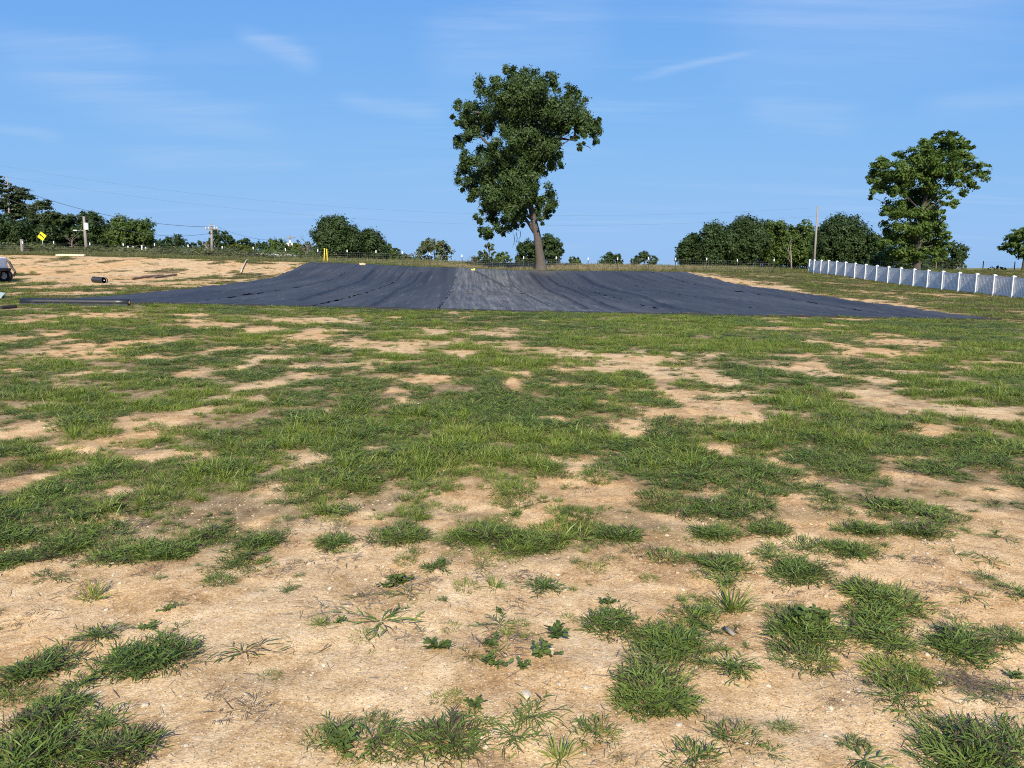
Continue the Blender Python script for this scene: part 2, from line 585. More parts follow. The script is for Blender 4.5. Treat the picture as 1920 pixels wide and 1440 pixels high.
LUSH = [(300,690,90,18),(150,745,80,12),(430,835,90,16),(300,930,110,18),(640,805,90,16),(740,790,110,22),(950,680,60,9),(1330,600,120,8),
 (1380,690,70,9),(1500,800,90,26),(1540,860,80,22),(1600,830,90,16),(1350,880,110,22),(1240,880,60,16),(1780,720,60,12),(60,960,100,22),
 (900,820,120,18),(840,760,90,18),(1400,650,80,8),(1700,950,90,16),(110,610,60,5),(560,815,60,14),(760,870,110,16),(1310,950,90,14)]


def to_ground(lst):
    out = []
    for (u, v, ru, rv) in lst:
        c = hit(u, v)
        a, b = hit(u, v - rv), hit(u, v + rv)
        out.append((c.x, c.y, ru * c.y / F, max((a.y - b.y) / 2, 0.05)))
    return np.array(out)


G_BARE = to_ground(BARE)
G_LUSH = to_ground(LUSH)


def cover(x, y):
    """0..1: how much grass stands at a ground point"""
    x = np.asarray(x, float)
    y = np.asarray(y, float)
    wx = x + (fbm(x * 1.3, y * 1.3, 31, 4) - .5) * .7 * np.clip(y / 9, .35, 1.2)
    wy = y + (fbm(x * 1.3, y * 1.3, 47, 4) - .5) * .7 * np.clip(y / 9, .35, 1.2)
    c = np.full(x.shape, 0.725)
    c = c + .16 * np.exp(-((x + .4) / 1.6) ** 2 - ((y - 8.2) / 2.2) ** 2) + .05 * np.clip((y - 12) / 6, 0, 1)
    for (cx, cy, rx, ry) in G_LUSH:
        d2 = ((wx - cx) / rx) ** 2 + ((wy - cy) / ry) ** 2
        c += 0.25 * np.exp(-d2 * 1.1)
    bare = np.zeros(x.shape)
    for (cx, cy, rx, ry) in G_BARE:
        d2 = ((wx - cx) / (rx * .88)) ** 2 + ((wy - cy) / (ry * .88)) ** 2
        bare = np.maximum(bare, np.exp(-np.clip(d2, 0, 30) * 1.0))
    c = c - bare * .66
    # outside the mapped part of the field: patches from noise alone
    pat = fbm(x * .45, y * .75, 77, 4)
    wild = np.clip((np.abs(x) - y * .67 - .5) / 1.5, 0, 1)
    c = np.where(wild > 0, c * (1 - wild) + wild * np.clip((pat - .40) * 6, 0, 1), c)
    c = c - np.clip((.36 - pat) * 2.5, 0, .3)
    # bare foreground; its grass edge bends back on the left
    edge = 4.22 + .12 * np.clip((x + .3), -1, 2) * .35 + (fbm(x * 1.3, y * 0 + 3, 12, 2) - .5) * 1.0
    edge = np.where(x < -1.35, 4.05 + (fbm(x * 1.7, x * 0 + 7, 13, 2) - .5) * .5, edge)
    c = c * np.clip((y - edge + .55) / .95, 0, 1)
    c = np.where((y > 2.1) & (y < 6), np.maximum(c, .17), c)
    # left of the cloth: mostly bare sand with thin tufts
    s, t = cloth_coords(x, y)
    left = np.clip((SEAMS[0] - s) / 1.0, 0, 1) * np.clip((y - 27) / 5, 0, 1)
    sparse = np.clip((fbm(x * .55, y * .33, 91, 4) - .455 + .10 * np.clip((44 - y) / 10, -.5, 1)) * 5, 0, .8)
    c = c * (1 - left) + sparse * left
    # right of the cloth: thin grass, bare strip along the cloth
    right = np.clip((s - SEAMS[-1]) / .5, 0, 1) * np.clip((y - 26) / 3, 0, 1)
    rr = np.clip(.98 - .7 * np.exp(-((s - SEAMS[-1]) / (.8 + .05 * t)) ** 2), 0, 1) - np.clip((fbm(x * .5, y * .35, 55, 4) - .50) * 2.6, 0, .6)
    c = c * (1 - right) + rr * right
    c = np.where(in_cloth(x, y, .05), 0, c)
    # beyond the wire fence the field is fully grown
    c = np.where(y > 75.0, .95, c)
    c = np.where((x > 29.4) & (y > 40), .92, c)
    return np.clip(c, 0, 1)


# ------------------------------------------------------------------ ground
def axis(parts):
    out = []
    for a, b, st in parts:
        out += list(np.arange(a, b - 1e-6, st))
    return out


def geo(a, b, n):
    return list(np.geomspace(a, b, n))


xp = axis([(0, 4.4, .05), (4.4, 12, .13), (12, 26, .4), (26, 64, .9)]) + geo(64, 3200, 18)
xs = np.array([-q for q in xp[:0:-1]] + xp)
ys = np.array(axis([(-25, 1, 1.3), (1, 7, .045), (7, 15, .09), (15, 30, .2), (30, 76, .5), (76, 110, 1.0), (110, 260, 6)]) + geo(260, 4200, 16))
GX, GY = np.meshgrid(xs, ys)
gx, gy = GX.ravel(), GY.ravel()
gzv = ground(gx, gy)
gzv = gzv - np.where(in_cloth(gx, gy, -.25), .07, 0)
cov = cover(gx, gy)
cov = np.where(gy < 0, .5, cov)
dry = np.clip((fbm(gx * .12, gy * .12, 61, 3) - .42) * 4, 0, 1) * np.clip((gy - 60) / 6, 0, 1) * np.clip((gx - 12) / 4, 0, 1) * np.clip((76 - gy) / 2, 0, 1)
dry = np.maximum(dry, .9 * np.exp(-((gy - 70.5) / 3.2) ** 2) * np.clip((gx - 17) / 3, 0, 1) * np.clip((30 - gx) / 2, 0, 1))
field = np.clip((gy - 74.2) / 1.2, 0, 1)
nx, ny = len(xs), len(ys)
ii = (np.arange(ny - 1)[:, None] * nx + np.arange(nx - 1)[None, :]).ravel()
Q = np.stack([ii, ii + 1, ii + nx + 1, ii + nx], 1)

gm, t, b = mat_new('bare_soil')
c = N(t, 'ShaderNodeTexCoord')


def noise_node(tree, vec, scale, detail=5, rough=.6, dist=0):
    n = N(tree, 'ShaderNodeTexNoise')
    n.inputs['Scale'].default_value = scale
    n.inputs['Detail'].default_value = detail
    n.inputs['Roughness'].default_value = rough
    n.inputs['Distortion'].default_value = dist
    tree.links.new(vec, n.inputs['Vector'])
    return n.outputs[0]


def ramp(tree, fac, stops):
    r = N(tree, 'ShaderNodeValToRGB')
    e = r.color_ramp.elements
    e[0].position, e[0].color = stops[0][0], (*stops[0][1], 1)
    e[1].position, e[1].color = stops[-1][0], (*stops[-1][1], 1)
    for p, cc in stops[1:-1]:
        x = e.new(p)
        x.color = (*cc, 1)
    tree.links.new(fac, r.inputs[0])
    return r.outputs[0]


def mixc(tree, fac, a, bb, mode='MIX'):
    n = N(tree, 'ShaderNodeMix', data_type='RGBA')
    n.blend_type = mode
    if isinstance(fac, (int, float)):
        n.inputs['Factor'].default_value = fac
    else:
        tree.links.new(fac, n.inputs['Factor'])
    for s_, q in (('A', a), ('B', bb)):
        if isinstance(q, tuple):
            n.inputs[s_].default_value = (*q, 1)
        else:
            tree.links.new(q, n.inputs[s_])
    return n.outputs['Result']


ov = c.outputs['Object']
nA = noise_node(t, ov, 1.9, 8, .68, .5)
nB = noise_node(t, ov, 8.5, 7, .72, .3)
nC = noise_node(t, ov, 55, 4, .7)
nD = noise_node(t, ov, .16, 3, .5)
sand = ramp(t, nA, [(.36, (.27, .155, .070)), (.46, (.46, .305, .155)), (.55, (.60, .44, .265)), (.66, (.66, .505, .32)), (.74, (.44, .285, .14))])
sand2 = ramp(t, nB, [(.34, (.24, .14, .066)), (.48, (.50, .34, .18)), (.64, (.68, .52, .33))])
sand = mixc(t, .5, sand, sand2)
fine = ramp(t, nC, [(.30, (.50, .45, .40)), (.5, (1, 1, 1)), (.75, (1.12, 1.1, 1.06))])
sand = mixc(t, .8, sand, fine, 'MULTIPLY')
vor = N(t, 'ShaderNodeTexVoronoi')
vor.inputs['Scale'].default_value = 95
t.links.new(ov, vor.inputs['Vector'])
grit = mth(t, 'LESS_THAN', vor.outputs['Distance'], .30)
nE = noise_node(t, ov, 150, 3, .7)
sand = mixc(t, .85, sand, ramp(t, nE, [(.30, (.55, .50, .45)), (.48, (1, 1, 1)), (.72, (1.15, 1.13, 1.08))]), 'MULTIPLY')
gsel = N(t, 'ShaderNodeSeparateColor')
t.links.new(vor.outputs['Color'], gsel.inputs[0])
gw = mth(t, 'MULTIPLY', grit, mth(t, 'GREATER_THAN', gsel.outputs[0], .72))
gd = mth(t, 'MULTIPLY', grit, mth(t, 'LESS_THAN', gsel.outputs[0], .24))
sand = mixc(t, mth(t, 'MULTIPLY', gw, .8), sand, (.66, .60, .50))
sand = mixc(t, mth(t, 'MULTIPLY', gd, .7), sand, (.10, .07, .05))
redder = ramp(t, nD, [(.42, (1, 1, 1)), (.62, (1.03, .92, .80))])
sand = mixc(t, 1.0, sand, redder, 'MULTIPLY')
ac = N(t, 'ShaderNodeAttribute', attribute_name='cover')
ad = N(t, 'ShaderNodeAttribute', attribute_name='dry')
af = N(t, 'ShaderNodeAttribute', attribute_name='field')
thatch = ramp(t, nB, [(.34, (.055, .042, .022)), (.52, (.13, .10, .05)), (.72, (.28, .21, .115))])
cv = N(t, 'ShaderNodeMapRange')
cv.inputs[1].default_value = .35
cv.inputs[2].default_value = .85
cv.inputs[4].default_value = .8
t.links.new(ac.outputs['Fac'], cv.inputs[0])
sand = mixc(t, 1.0, sand, (1.05, 1.03, .95), 'MULTIPLY')
colr = mixc(t, cv.outputs[0], sand, thatch)
drycol = ramp(t, nB, [(.3, (.20, .135, .075)), (.6, (.33, .24, .14))])
colr = mixc(t, mth(t, 'MULTIPLY', ad.outputs['Fac'], .75), colr, drycol)
fcol = ramp(t, nD, [(.35, (.10, .115, .030)), (.55, (.19, .165, .065)), (.7, (.27, .22, .11))])
colr = mixc(t, af.outputs['Fac'], colr, fcol)
t.links.new(colr, b.inputs['Base Color'])
b.inputs['Roughness'].default_value = .95
b.inputs['Specular IOR Level'].default_value = .12
hgt = mth(t, 'ADD', mth(t, 'MULTIPLY', nB, 1.0), mth(t, 'MULTIPLY', nC, .35))
hgt = mth(t, 'ADD', hgt, mth(t, 'MULTIPLY', mth(t, 'SUBTRACT', 1, vor.outputs['Distance']), .18))
bn = N(t, 'ShaderNodeBump')
bn.inputs['Strength'].default_value = .5
bn.inputs['Distance'].default_value = .016
t.links.new(hgt, bn.inputs['Height'])
t.links.new(bn.outputs[0], b.inputs['Normal'])

gmesh = np_mesh('ground', np.stack([gx, gy, gzv], 1), Q, gm, smooth=True, attrs={'cover': cov, 'dry': dry, 'field': field})
tag(link('ground', gmesh), kind='structure')

# ------------------------------------------------------------------ ground cloth
cm, t, b = mat_new('woven_cloth')
c = N(t, 'ShaderNodeTexCoord')
aS = N(t, 'ShaderNodeAttribute', attribute_name='across')
aT = N(t, 'ShaderNodeAttribute', attribute_name='along')
cst = N(t, 'ShaderNodeCombineXYZ')
t.links.new(mth(t, 'MULTIPLY', aS.outputs['Fac'], 1.0), cst.inputs[0])
t.links.new(mth(t, 'MULTIPLY', aT.outputs['Fac'], .030), cst.inputs[1])
nL = noise_node(t, cst.outputs[0], 4.2, 6, .72, .15)
nF = noise_node(t, cst.outputs[0], 1.1, 3, .5, .3)
nW = noise_node(t, c.outputs['Object'], .5, 4, .6)
mp3 = N(t, 'ShaderNodeMapping')
mp3.inputs['Scale'].default_value = (.35, 1.3, 1)
t.links.new(c.outputs['Object'], mp3.inputs[0])
nR = noise_node(t, mp3.outputs[0], 3.2, 5, .6, .6)
adu = N(t, 'ShaderNodeAttribute', attribute_name='dust')
base = ramp(t, nF, [(.3, (.020, .021, .023)), (.7, (.048, .048, .048))])
lines = N(t, 'ShaderNodeMapRange')
lines.inputs[1].default_value = .56
lines.inputs[2].default_value = .72
t.links.new(nL, lines.inputs[0])
base = mixc(t, mth(t, 'MULTIPLY', lines.outputs[0], .75), base, (.115, .114, .110))
dusty = ramp(t, nL, [(.34, (.045, .046, .046)), (.5, (.105, .105, .100)), (.64, (.19, .185, .172))])
dfac = mth(t, 'MULTIPLY', adu.outputs['Fac'], mth(t, 'ADD', .35, mth(t, 'MULTIPLY', nW, 1.1)), clamp=True)
base = mixc(t, dfac, base, dusty)
seam_shade = N(t, 'ShaderNodeAttribute', attribute_name='seam_shade')
base = mixc(t, mth(t, 'MULTIPLY', seam_shade.outputs['Fac'], .85), base, (.009, .010, .012))  # shadow of laps and creases painted into the colour as near-black bands
soil = N(t, 'ShaderNodeAttribute', attribute_name='soil')
base = mixc(t, mth(t, 'MULTIPLY', soil.outputs['Fac'], mth(t, 'MULTIPLY', nW, 1.2), clamp=True), base, (.16, .125, .085))
t.links.new(base, b.inputs['Base Color'])
rr = N(t, 'ShaderNodeMapRange')
rr.inputs[3].default_value = .50
rr.inputs[4].default_value = .75
t.links.new(nR, rr.inputs[0])
t.links.new(rr.outputs[0], b.inputs['Roughness'])
b.inputs['Specular IOR Level'].default_value = .30
bn = N(t, 'ShaderNodeBump')
bn.inputs['Strength'].default_value = .8
bn.inputs['Distance'].default_value = .055
t.links.new(nR, bn.inputs['Height'])
t.links.new(bn.outputs[0], b.inputs['Normal'])

cloth = thing('ground_cloth', (FO.x, FO.y, gz(FO.x, FO.y)),
              'huge black woven ground cloth spread over the sloping field before the tall tree', 'ground cloth')
co = Vector(cloth.location)


def seg_dist(px_, py_, pts):
    """distance to a polyline in (s, t)"""
    best = np.full(px_.shape, 1e9)
    for (ax, ay), (bx, by) in zip(pts[:-1], pts[1:]):
        L2 = (bx - ax) ** 2 + (by - ay) ** 2
        k = np.clip(((px_ - ax) * (bx - ax) + (py_ - ay) * (by - ay)) / L2, 0, 1)
        best = np.minimum(best, np.hypot(px_ - ax - k * (bx - ax), py_ - ay - k * (by - ay)))
    return best


def st_of(u, v):
    p = hit(u, v)
    s_, t_ = cloth_coords(p.x, p.y)
    return (float(s_), float(t_))


CREASE = [[st_of(*q) for q in ((890, 510), (905, 518), (935, 533), (948, 541))],
          [st_of(*q) for q in ((995, 512), (1015, 535), (1060, 560), (1105, 583))],
          [st_of(*q) for q in ((1025, 520), (1075, 545), (1135, 575), (1165, 586))],
          [st_of(*q) for q in ((1090, 518), (1200, 556), (1260, 580))],
          [st_of(*q) for q in ((700, 508), (640, 540), (560, 566))],
          [st_of(*q) for q in ((790, 512), (745, 545), (700, 577))]]
for k in range(8):
    s0, s1, te = SEAMS[k] - (0.12 if k else 0), SEAMS[k + 1], T_END[k]
    nS, nT = 48, 190
    Sg, Tg = np.meshgrid(np.linspace(s0, s1, nS), np.linspace(0, te, nT))
    sg, tg = Sg.ravel().copy(), Tg.ravel().copy()
    near_w = (fbm(sg * .9, sg * 0 + 2, 21, 3) - .5) * .30
    tg += near_w * np.clip(1 - tg / 3, 0, 1)
    far_w = (fbm(sg * .8, sg * 0 + 5, 23, 3) - .5) * .8
    tg += far_w * np.clip((tg - te + 3) / 3, 0, 1)
    if k == 0:
        sg += (fbm(tg * .45, tg * 0, 27, 3) - .5) * .55 * np.clip(1 - (sg - s0) / 1.5, 0, 1)
    if k == 7:
        sg += (fbm(tg * .45, tg * 0, 28, 3) - .5) * .45 * np.clip(1 - (s1 - sg) / 1.5, 0, 1)
    x = FO.x + sg * FX.x + tg * FY.x
    y = FO.y + sg * FX.y + tg * FY.y
    z = ground(x, y) + .022 + .008 * (k % 2)
    wr = fbm(sg * .55 + tg * .12, tg * 1.5, 41 + k, 4)
    z += .15 * np.clip(wr - .40, 0, 1) + .03 * np.clip(fbm(sg * 2.2, tg * .5, 43 + k, 3) - .5, 0, 1)
    z += (.022 if k in (2, 3) else .010) * np.clip(1 - np.abs(s1 - sg) / .22, 0, 1) * (k < 7)          # the lapped edge stands up a little
    shade = np.exp(-((s1 - sg) / .10) ** 2) * (.9 if k in (2, 3) else .35) * (k < 7)  # painted shade under the lapped edge
    for pl in CREASE:
        d = seg_dist(sg, tg, pl)
        z += .06 * np.exp(-(d / .14) ** 2)
        shade = np.maximum(shade, np.exp(-(d / .13) ** 2))  # painted shade follows each crease too
    # outer edges: a curled lip
    z += .02 * np.exp(-(np.maximum(tg, 0) / .22) ** 2) * (.3 + fbm(sg * 1.3, sg * 0, 29, 2))
    gi = (np.arange(nT - 1)[:, None] * nS + np.arange(nS - 1)[None, :]).ravel()
    q = np.stack([gi, gi + 1, gi + nS + 1, gi + nS], 1)
    dust = np.zeros(sg.shape)
    if k == 3:
        dust += .95
        dust -= .35 * (tg < 18.6) * (fbm(sg * 1.4, tg * .12, 3, 3))
        z += .02 * (tg > 18.6)
    if k == 4:
        dust += np.clip(1 - (sg - 4.4) / 2.8, 0, 1) * .8
    if k == 2:
        dust += np.clip((sg + 1.2) / 1.2, 0, 1) * .25
    dust += .22 * np.clip(fbm(sg * .3, tg * .1, 8, 3) - .45, 0, 1) * 3
    so = np.exp(-((np.hypot(x - 2.9, (y - 71) * .5)) / 1.6) ** 2) * .9 + np.exp(-((sg - (2.2 + .13 * (44 - tg))) / 1.0) ** 2) * .30 * np.clip(fbm(sg * 2, tg * .3, 5) * 2 - .6, 0, 1) * (k in (3, 4))
    V = np.stack([x, y, z], 1) - np.array(co)
    # a short hem turned down to the soil along the outer edges
    hem = []
    base_n = len(V)
    edge_sets = [np.arange(nS)]
    if k == 0:
        edge_sets.append(np.arange(nT)[::-1] * nS)
    if k == 7:
        edge_sets.append(np.arange(nT) * nS + nS - 1)
    edge_sets.append(((nT - 1) * nS + np.arange(nS))[::-1])
    QQ = [q]
    VV = [V]
    dust = dust * np.clip(.15 + tg / 1.2, 0, 1)
    dd, ss = [dust], [so]
    sa, ta = [sg], [tg]
    off = base_n
    for es in edge_sets:
        low = V[es].copy()
        low[:, 2] = ground(x[es], y[es]) - .03 - co.z
        VV.append(low)
        dd.append(dust[es] * 0)
        ss.append(so[es] * 0)
        sa.append(sg[es])
        ta.append(tg[es])
        m_ = len(es)
        j = np.arange(m_ - 1)
        QQ.append(np.stack([es[j], off + j, off + j + 1, es[j + 1]], 1))
        off += m_
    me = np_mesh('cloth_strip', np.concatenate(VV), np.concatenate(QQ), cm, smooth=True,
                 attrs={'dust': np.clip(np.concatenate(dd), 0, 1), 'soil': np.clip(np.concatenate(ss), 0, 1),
                        'seam_shade': np.concatenate([shade, np.zeros(off - base_n)]), 'across': np.concatenate(sa), 'along': np.concatenate(ta)})
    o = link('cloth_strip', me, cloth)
    if k == 3:
        o['label'] = 'greyer dust-marked strip with a cross seam'
# dark folded hem along the near edge
mb = MB()
ps = []
for i in range(150):
    s_ = SEAMS[0] + (SEAMS[-1] - SEAMS[0]) * i / 149
    t_ = float((fbm(np.array([s_ * .9]), np.array([2.0]), 21, 3)[0] - .5) * .30) - .03
    x, y = FO.x + s_ * FX.x + t_ * FY.x, FO.y + s_ * FX.y + t_ * FY.y
    ps.append((x, y, gz(x, y) + .03))
mb.tube(ps, [.03 + .025 * float(vnoise(np.array([i * .37]), np.array([1.5]), 4)[0]) for i in range(150)], 7)
mb.build('folded_hem', M['black_rubber'], cloth, co, smooth=True)
# the cross seam of the grey strip: a lapped end of cloth
mb = MB()
ps = []
for i in range(30):
    s_ = SEAMS[3] + .05 + (SEAMS[4] - SEAMS[3] - .2) * i / 29
    x, y = FO.x + s_ * FX.x + 18.6 * FY.x, FO.y + s_ * FX.y + 18.6 * FY.y
    ps.append((x, y, gz(x, y) + .07))
mb.tube(ps, .022, 6)
mb.build('lapped_seam', M['black_plastic'], cloth, co, smooth=True)

# ------------------------------------------------------------------ grass plants
PROTO = bpy.data.collections.new('plant_kinds')


def blade(V, Q, A, p, d, L, w, droop, a):
    d = d.normalized()
    side = d.cross(Vector((0, 0, 1)))
    side = side.normalized() if side.length > 1e-4 else Vector((1, 0, 0))
    roll = random.uniform(-.9, .9)
    side = (side * math.cos(roll) + d.cross(side) * math.sin(roll))
    o = len(V)
    for k, (f, ww) in enumerate(((0, .65), (.5, 1.0), (1.0, .12))):
        q = p + d * (L * f) + Vector((0, 0, -droop * L * f * f))
        V.append(q - side * (w * ww / 2))
        V.append(q + side * (w * ww / 2))
        A += [a, a]
    Q += [(o, o + 1, o + 3, o + 2), (o + 2, o + 3, o + 5, o + 4)]


def sph(az, el):
    return Vector((math.cos(az) * math.cos(el), math.sin(az) * math.cos(el), math.sin(el)))


def plant(kind, seed):
    random.seed(seed)
    V, Q, A = [], [], []
    R = random.uniform
    if kind == 'crab':            # low runners with short side blades
        for i in range(random.randint(15, 20)):
            az = R(0, 6.283)
            el = R(.08, .75)
            L = R(.09, .19)
            d = sph(az, el)
            blade(V, Q, A, Vector((R(-.02, .02), R(-.02, .02), .004)), d, L, .004, .35, R(.0, .25))
            n = int(L / .024)
            for j in range(n):
                f = (j + .6) / n
                p = d * (L * f) + Vector((0, 0, -.35 * L * f * f + .006))
                s = 1 if j % 2 else -1
                dd = sph(az + s * R(.35, .95), el * .4 + R(.05, .6))
                blade(V, Q, A, p, dd, R(.045, .085), R(.0055, .0085), R(.1, .55), min(1, max(0, random.gauss(.5, .2))))
    elif kind == 'mat':           # dense short blades
        for i in range(150):
            r = .15 * math.sqrt(random.random())
            az = R(0, 6.283)
            p = Vector((math.cos(az) * r, math.sin(az) * r, 0))
            blade(V, Q, A, p, sph(az + R(-1.2, 1.2), R(.25, 1.2)), R(.06, .13), R(.0038, .0065), R(.15, .7), R(0, .16) if random.random() < .13 else min(1, max(.18, random.gauss(.52, .24))))
    elif kind == 'clump':         # finer, upright
        for i in range(75):
            az = R(0, 6.283)
            r = R(0, .045)
            p = Vector((math.cos(az) * r, math.sin(az) * r, 0))
            blade(V, Q, A, p, sph(az, R(.45, 1.35)), R(.09, .20), R(.0035, .006), R(.1, .6), min(1, max(0, random.gauss(.55, .22))))
    elif kind == 'sprawl':        # a few long open runners
        for i in range(random.randint(12, 16)):
            az = R(0, 6.283)
            el = R(.05, .4)
            L = R(.12, .24)
            d = sph(az, el)
            blade(V, Q, A, Vector((0, 0, .004)), d, L, .004, .3, R(0, .25))
            n = int(L / .034)
            for j in range(n):
                f = (j + .8) / n
                p = d * (L * f) + Vector((0, 0, -.3 * L * f * f + .006))
                s = 1 if j % 2 else -1
                blade(V, Q, A, p, sph(az + s * R(.25, .75), R(.05, .5)), R(.05, .10), R(.006, .009), R(.1, .4), min(1, max(0, random.gauss(.42, .2))))
    elif kind == 'weed':          # small broad leaves on short stems
        for i in range(random.randint(7, 10)):
            az = R(0, 6.283)
            d = sph(az, R(.3, 1.2))
            L = R(.04, .09)
            blade(V, Q, A, Vector((0, 0, 0)), d, L, .004, .2, .1)
            for j in range(6):
                f = (j + 1) / 6
                p = d * (L * f) + Vector((0, 0, -.2 * L * f * f))
                blade(V, Q, A, p, sph(az + (1 if j % 2 else -1) * R(.5, 1.5), R(0, .9)), R(.022, .036), R(.013, .019), .2, min(1, max(0, random.gauss(.55, .22))))
    elif kind == 'dead':          # flattened grey-brown remains
        for i in range(60):
            r = .10 * math.sqrt(random.random())
            az = R(0, 6.283)
            p = Vector((math.cos(az) * r, math.sin(az) * r, R(.002, .012)))
            blade(V, Q, A, p, sph(R(0, 6.283), R(-.02, .35)), R(.03, .08), R(.0015, .004), .2, random.random())
    elif kind == 'tall':          # tall field grass
        for i in range(34):
            az = R(0, 6.283)
            r = R(0, .10)
            p = Vector((math.cos(az) * r, math.sin(az) * r, 0))
            blade(V, Q, A, p, sph(az, R(.9, 1.5)), R(.25, .55), R(.010, .020), R(.0, .3), random.random())
    elif kind == 'broad':         # leafy roadside weed
        for i in range(12):
            az = R(0, 6.283)
            d = sph(az, R(.9, 1.5))
            L = R(.4, .9)
            blade(V, Q, A, Vector((R(-.12, .12), R(-.12, .12), 0)), d, L, .02, .1, .1)
            for j in range(8):
                f = (j + 1) / 8
                p = d * (L * f)
                blade(V, Q, A, p, sph(R(0, 6.28), R(-.2, .9)), R(.10, .20), R(.05, .09), .2, random.random())
    elif kind == 'straws':        # a few bits of dry stem lying on the soil
        for i in range(random.randint(3, 6)):
            p = Vector((R(-.09, .09), R(-.09, .09), .004))
            blade(V, Q, A, p, sph(R(0, 6.283), R(-.03, .10)), R(.02, .09), R(.0015, .003), .0, R(0, .8))
    return np.array([tuple(v) for v in V]), np.array(Q), np.array(A)


KIND = {}


def make_kind(kind, mat, n, seed0):
    out = []
    for i in range(n):
        V, Q_, A = plant(kind, seed0 + i)
        out.append(np_mesh(kind + '_plant', V, Q_, M[mat], attrs={'var': A}))
    return out


MESHES = {
    'crab': make_kind('crab', 'crab', 6, 100), 'mat': make_kind('mat', 'crab', 4, 200), 'lushmat': make_kind('mat', 'lush', 4, 300),
    'clump': make_kind('clump', 'lush', 4, 400), 'sprawl': make_kind('sprawl', 'crab', 4, 500), 'weed': make_kind('weed', 'weed', 4, 600),
    'dead': make_kind('dead', 'dead', 3, 700), 'olive': make_kind('mat', 'olive', 4, 800), 'tall': make_kind('tall', 'straw', 4, 900),
    'tallgreen': make_kind('tall', 'weedy', 4, 950), 'broad': make_kind('broad', 'weedy', 4, 970), 'straws': make_kind('straws', 'dead', 5, 990)}


def stone_mesh(seed, mat, flat=.5):
    random.seed(seed)
    import bmesh
    bm = bmesh.new()
    bmesh.ops.create_icosphere(bm, subdivisions=1, radius=.5)
    for v in bm.verts:
        v.co *= random.uniform(.75, 1.2)
        v.co.z *= flat
        v.co.x *= 1.25
    m = bpy.data.meshes.new('pebble')
    bm.to_mesh(m)
    bm.free()
    m.materials.append(mat)
    return m


MESHES['pebble'] = [stone_mesh(30 + i, M['stone'], .55) for i in range(5)]
MESHES['clod'] = [stone_mesh(60 + i, M['clay_rock'], .6) for i in range(4)]


def scatter(name, label, cat, pts, rot, scl, idx, kinds):
    """one object of uncountable small things, instanced on points"""
    col = bpy.data.collections.new(name + '_kinds')
    k = 0
    for kd in kinds:
        for me in MESHES[kd]:
            o = bpy.data.objects.new('%s_%03d' % (name, k), me)
            col.objects.link(o)
            k += 1
    n = len(pts)
    m = bpy.data.meshes.new(name)
    m.vertices.add(n)
    m.vertices.foreach_set('co', np.ascontiguousarray(pts, np.float32).ravel())
    a = m.attributes.new('rot', 'FLOAT_VECTOR', 'POINT')
    a.data.foreach_set('vector', np.ascontiguousarray(rot, np.float32).ravel())
    a = m.attributes.new('scl', 'FLOAT_VECTOR', 'POINT')
    a.data.foreach_set('vector', np.ascontiguousarray(scl, np.float32).ravel())
    a = m.attributes.new('idx', 'INT', 'POINT')
    a.data.foreach_set('value', np.ascontiguousarray(idx, np.int32))
    ob = link(name, m)
    ng = bpy.data.node_groups.new(name, 'GeometryNodeTree')
    ng.interface.new_socket('Geometry', in_out='INPUT', socket_type='NodeSocketGeometry')
    ng.interface.new_socket('Geometry', in_out='OUTPUT', socket_type='NodeSocketGeometry')
    gi, go = ng.nodes.new('NodeGroupInput'), ng.nodes.new('NodeGroupOutput')
    ci = ng.nodes.new('GeometryNodeCollectionInfo')
    ci.inputs['Collection'].default_value = col
    ci.inputs['Separate Children'].default_value = True
    ci.inputs['Reset Children'].default_value = True
    ip = ng.nodes.new('GeometryNodeInstanceOnPoints')
    ip.inputs['Pick Instance'].default_value = True

    def na(nm, ty):
        x = ng.nodes.new('GeometryNodeInputNamedAttribute')
        x.data_type = ty
        x.inputs['Name'].default_value = nm
        return x.outputs['Attribute']
    ng.links.new(gi.outputs[0], ip.inputs['Points'])
    ng.links.new(ci.outputs[0], ip.inputs['Instance'])
    ng.links.new(na('idx', 'INT'), ip.inputs['Instance Index'])
    ng.links.new(na('rot', 'FLOAT_VECTOR'), ip.inputs['Rotation'])
    ng.links.new(na('scl', 'FLOAT_VECTOR'), ip.inputs['Scale'])
    ng.links.new(ip.outputs[0], go.inputs[0])
    md = ob.modifiers.new('scatter', 'NODES')
    md.node_group = ng
    return tag(ob, label, cat, kind='stuff')


def jitter(y0, y1, step, margin=1.3, k=.67, xlim=None):
    """jittered points over the wedge of ground in and beside the view"""
    yy = np.arange(y0, y1, step)
    P = []
    for y in yy:
        w = k * y + margin
        if xlim:
            w = min(w, xlim)
        x = np.arange(-w, w, step)
        P.append(np.stack([x, np.full(len(x), y)], 1))
    P = np.concatenate(P)
    P += RNG.uniform(-.5, .5, P.shape) * step * 1.1
    return P


def seeds(bands):
    out = []
    for y0, y1, st, sc in bands:
        p = jitter(y0, y1, st)
        out.append(np.concatenate([p, np.full((len(p), 1), sc)], 1))
    return np.concatenate(out)


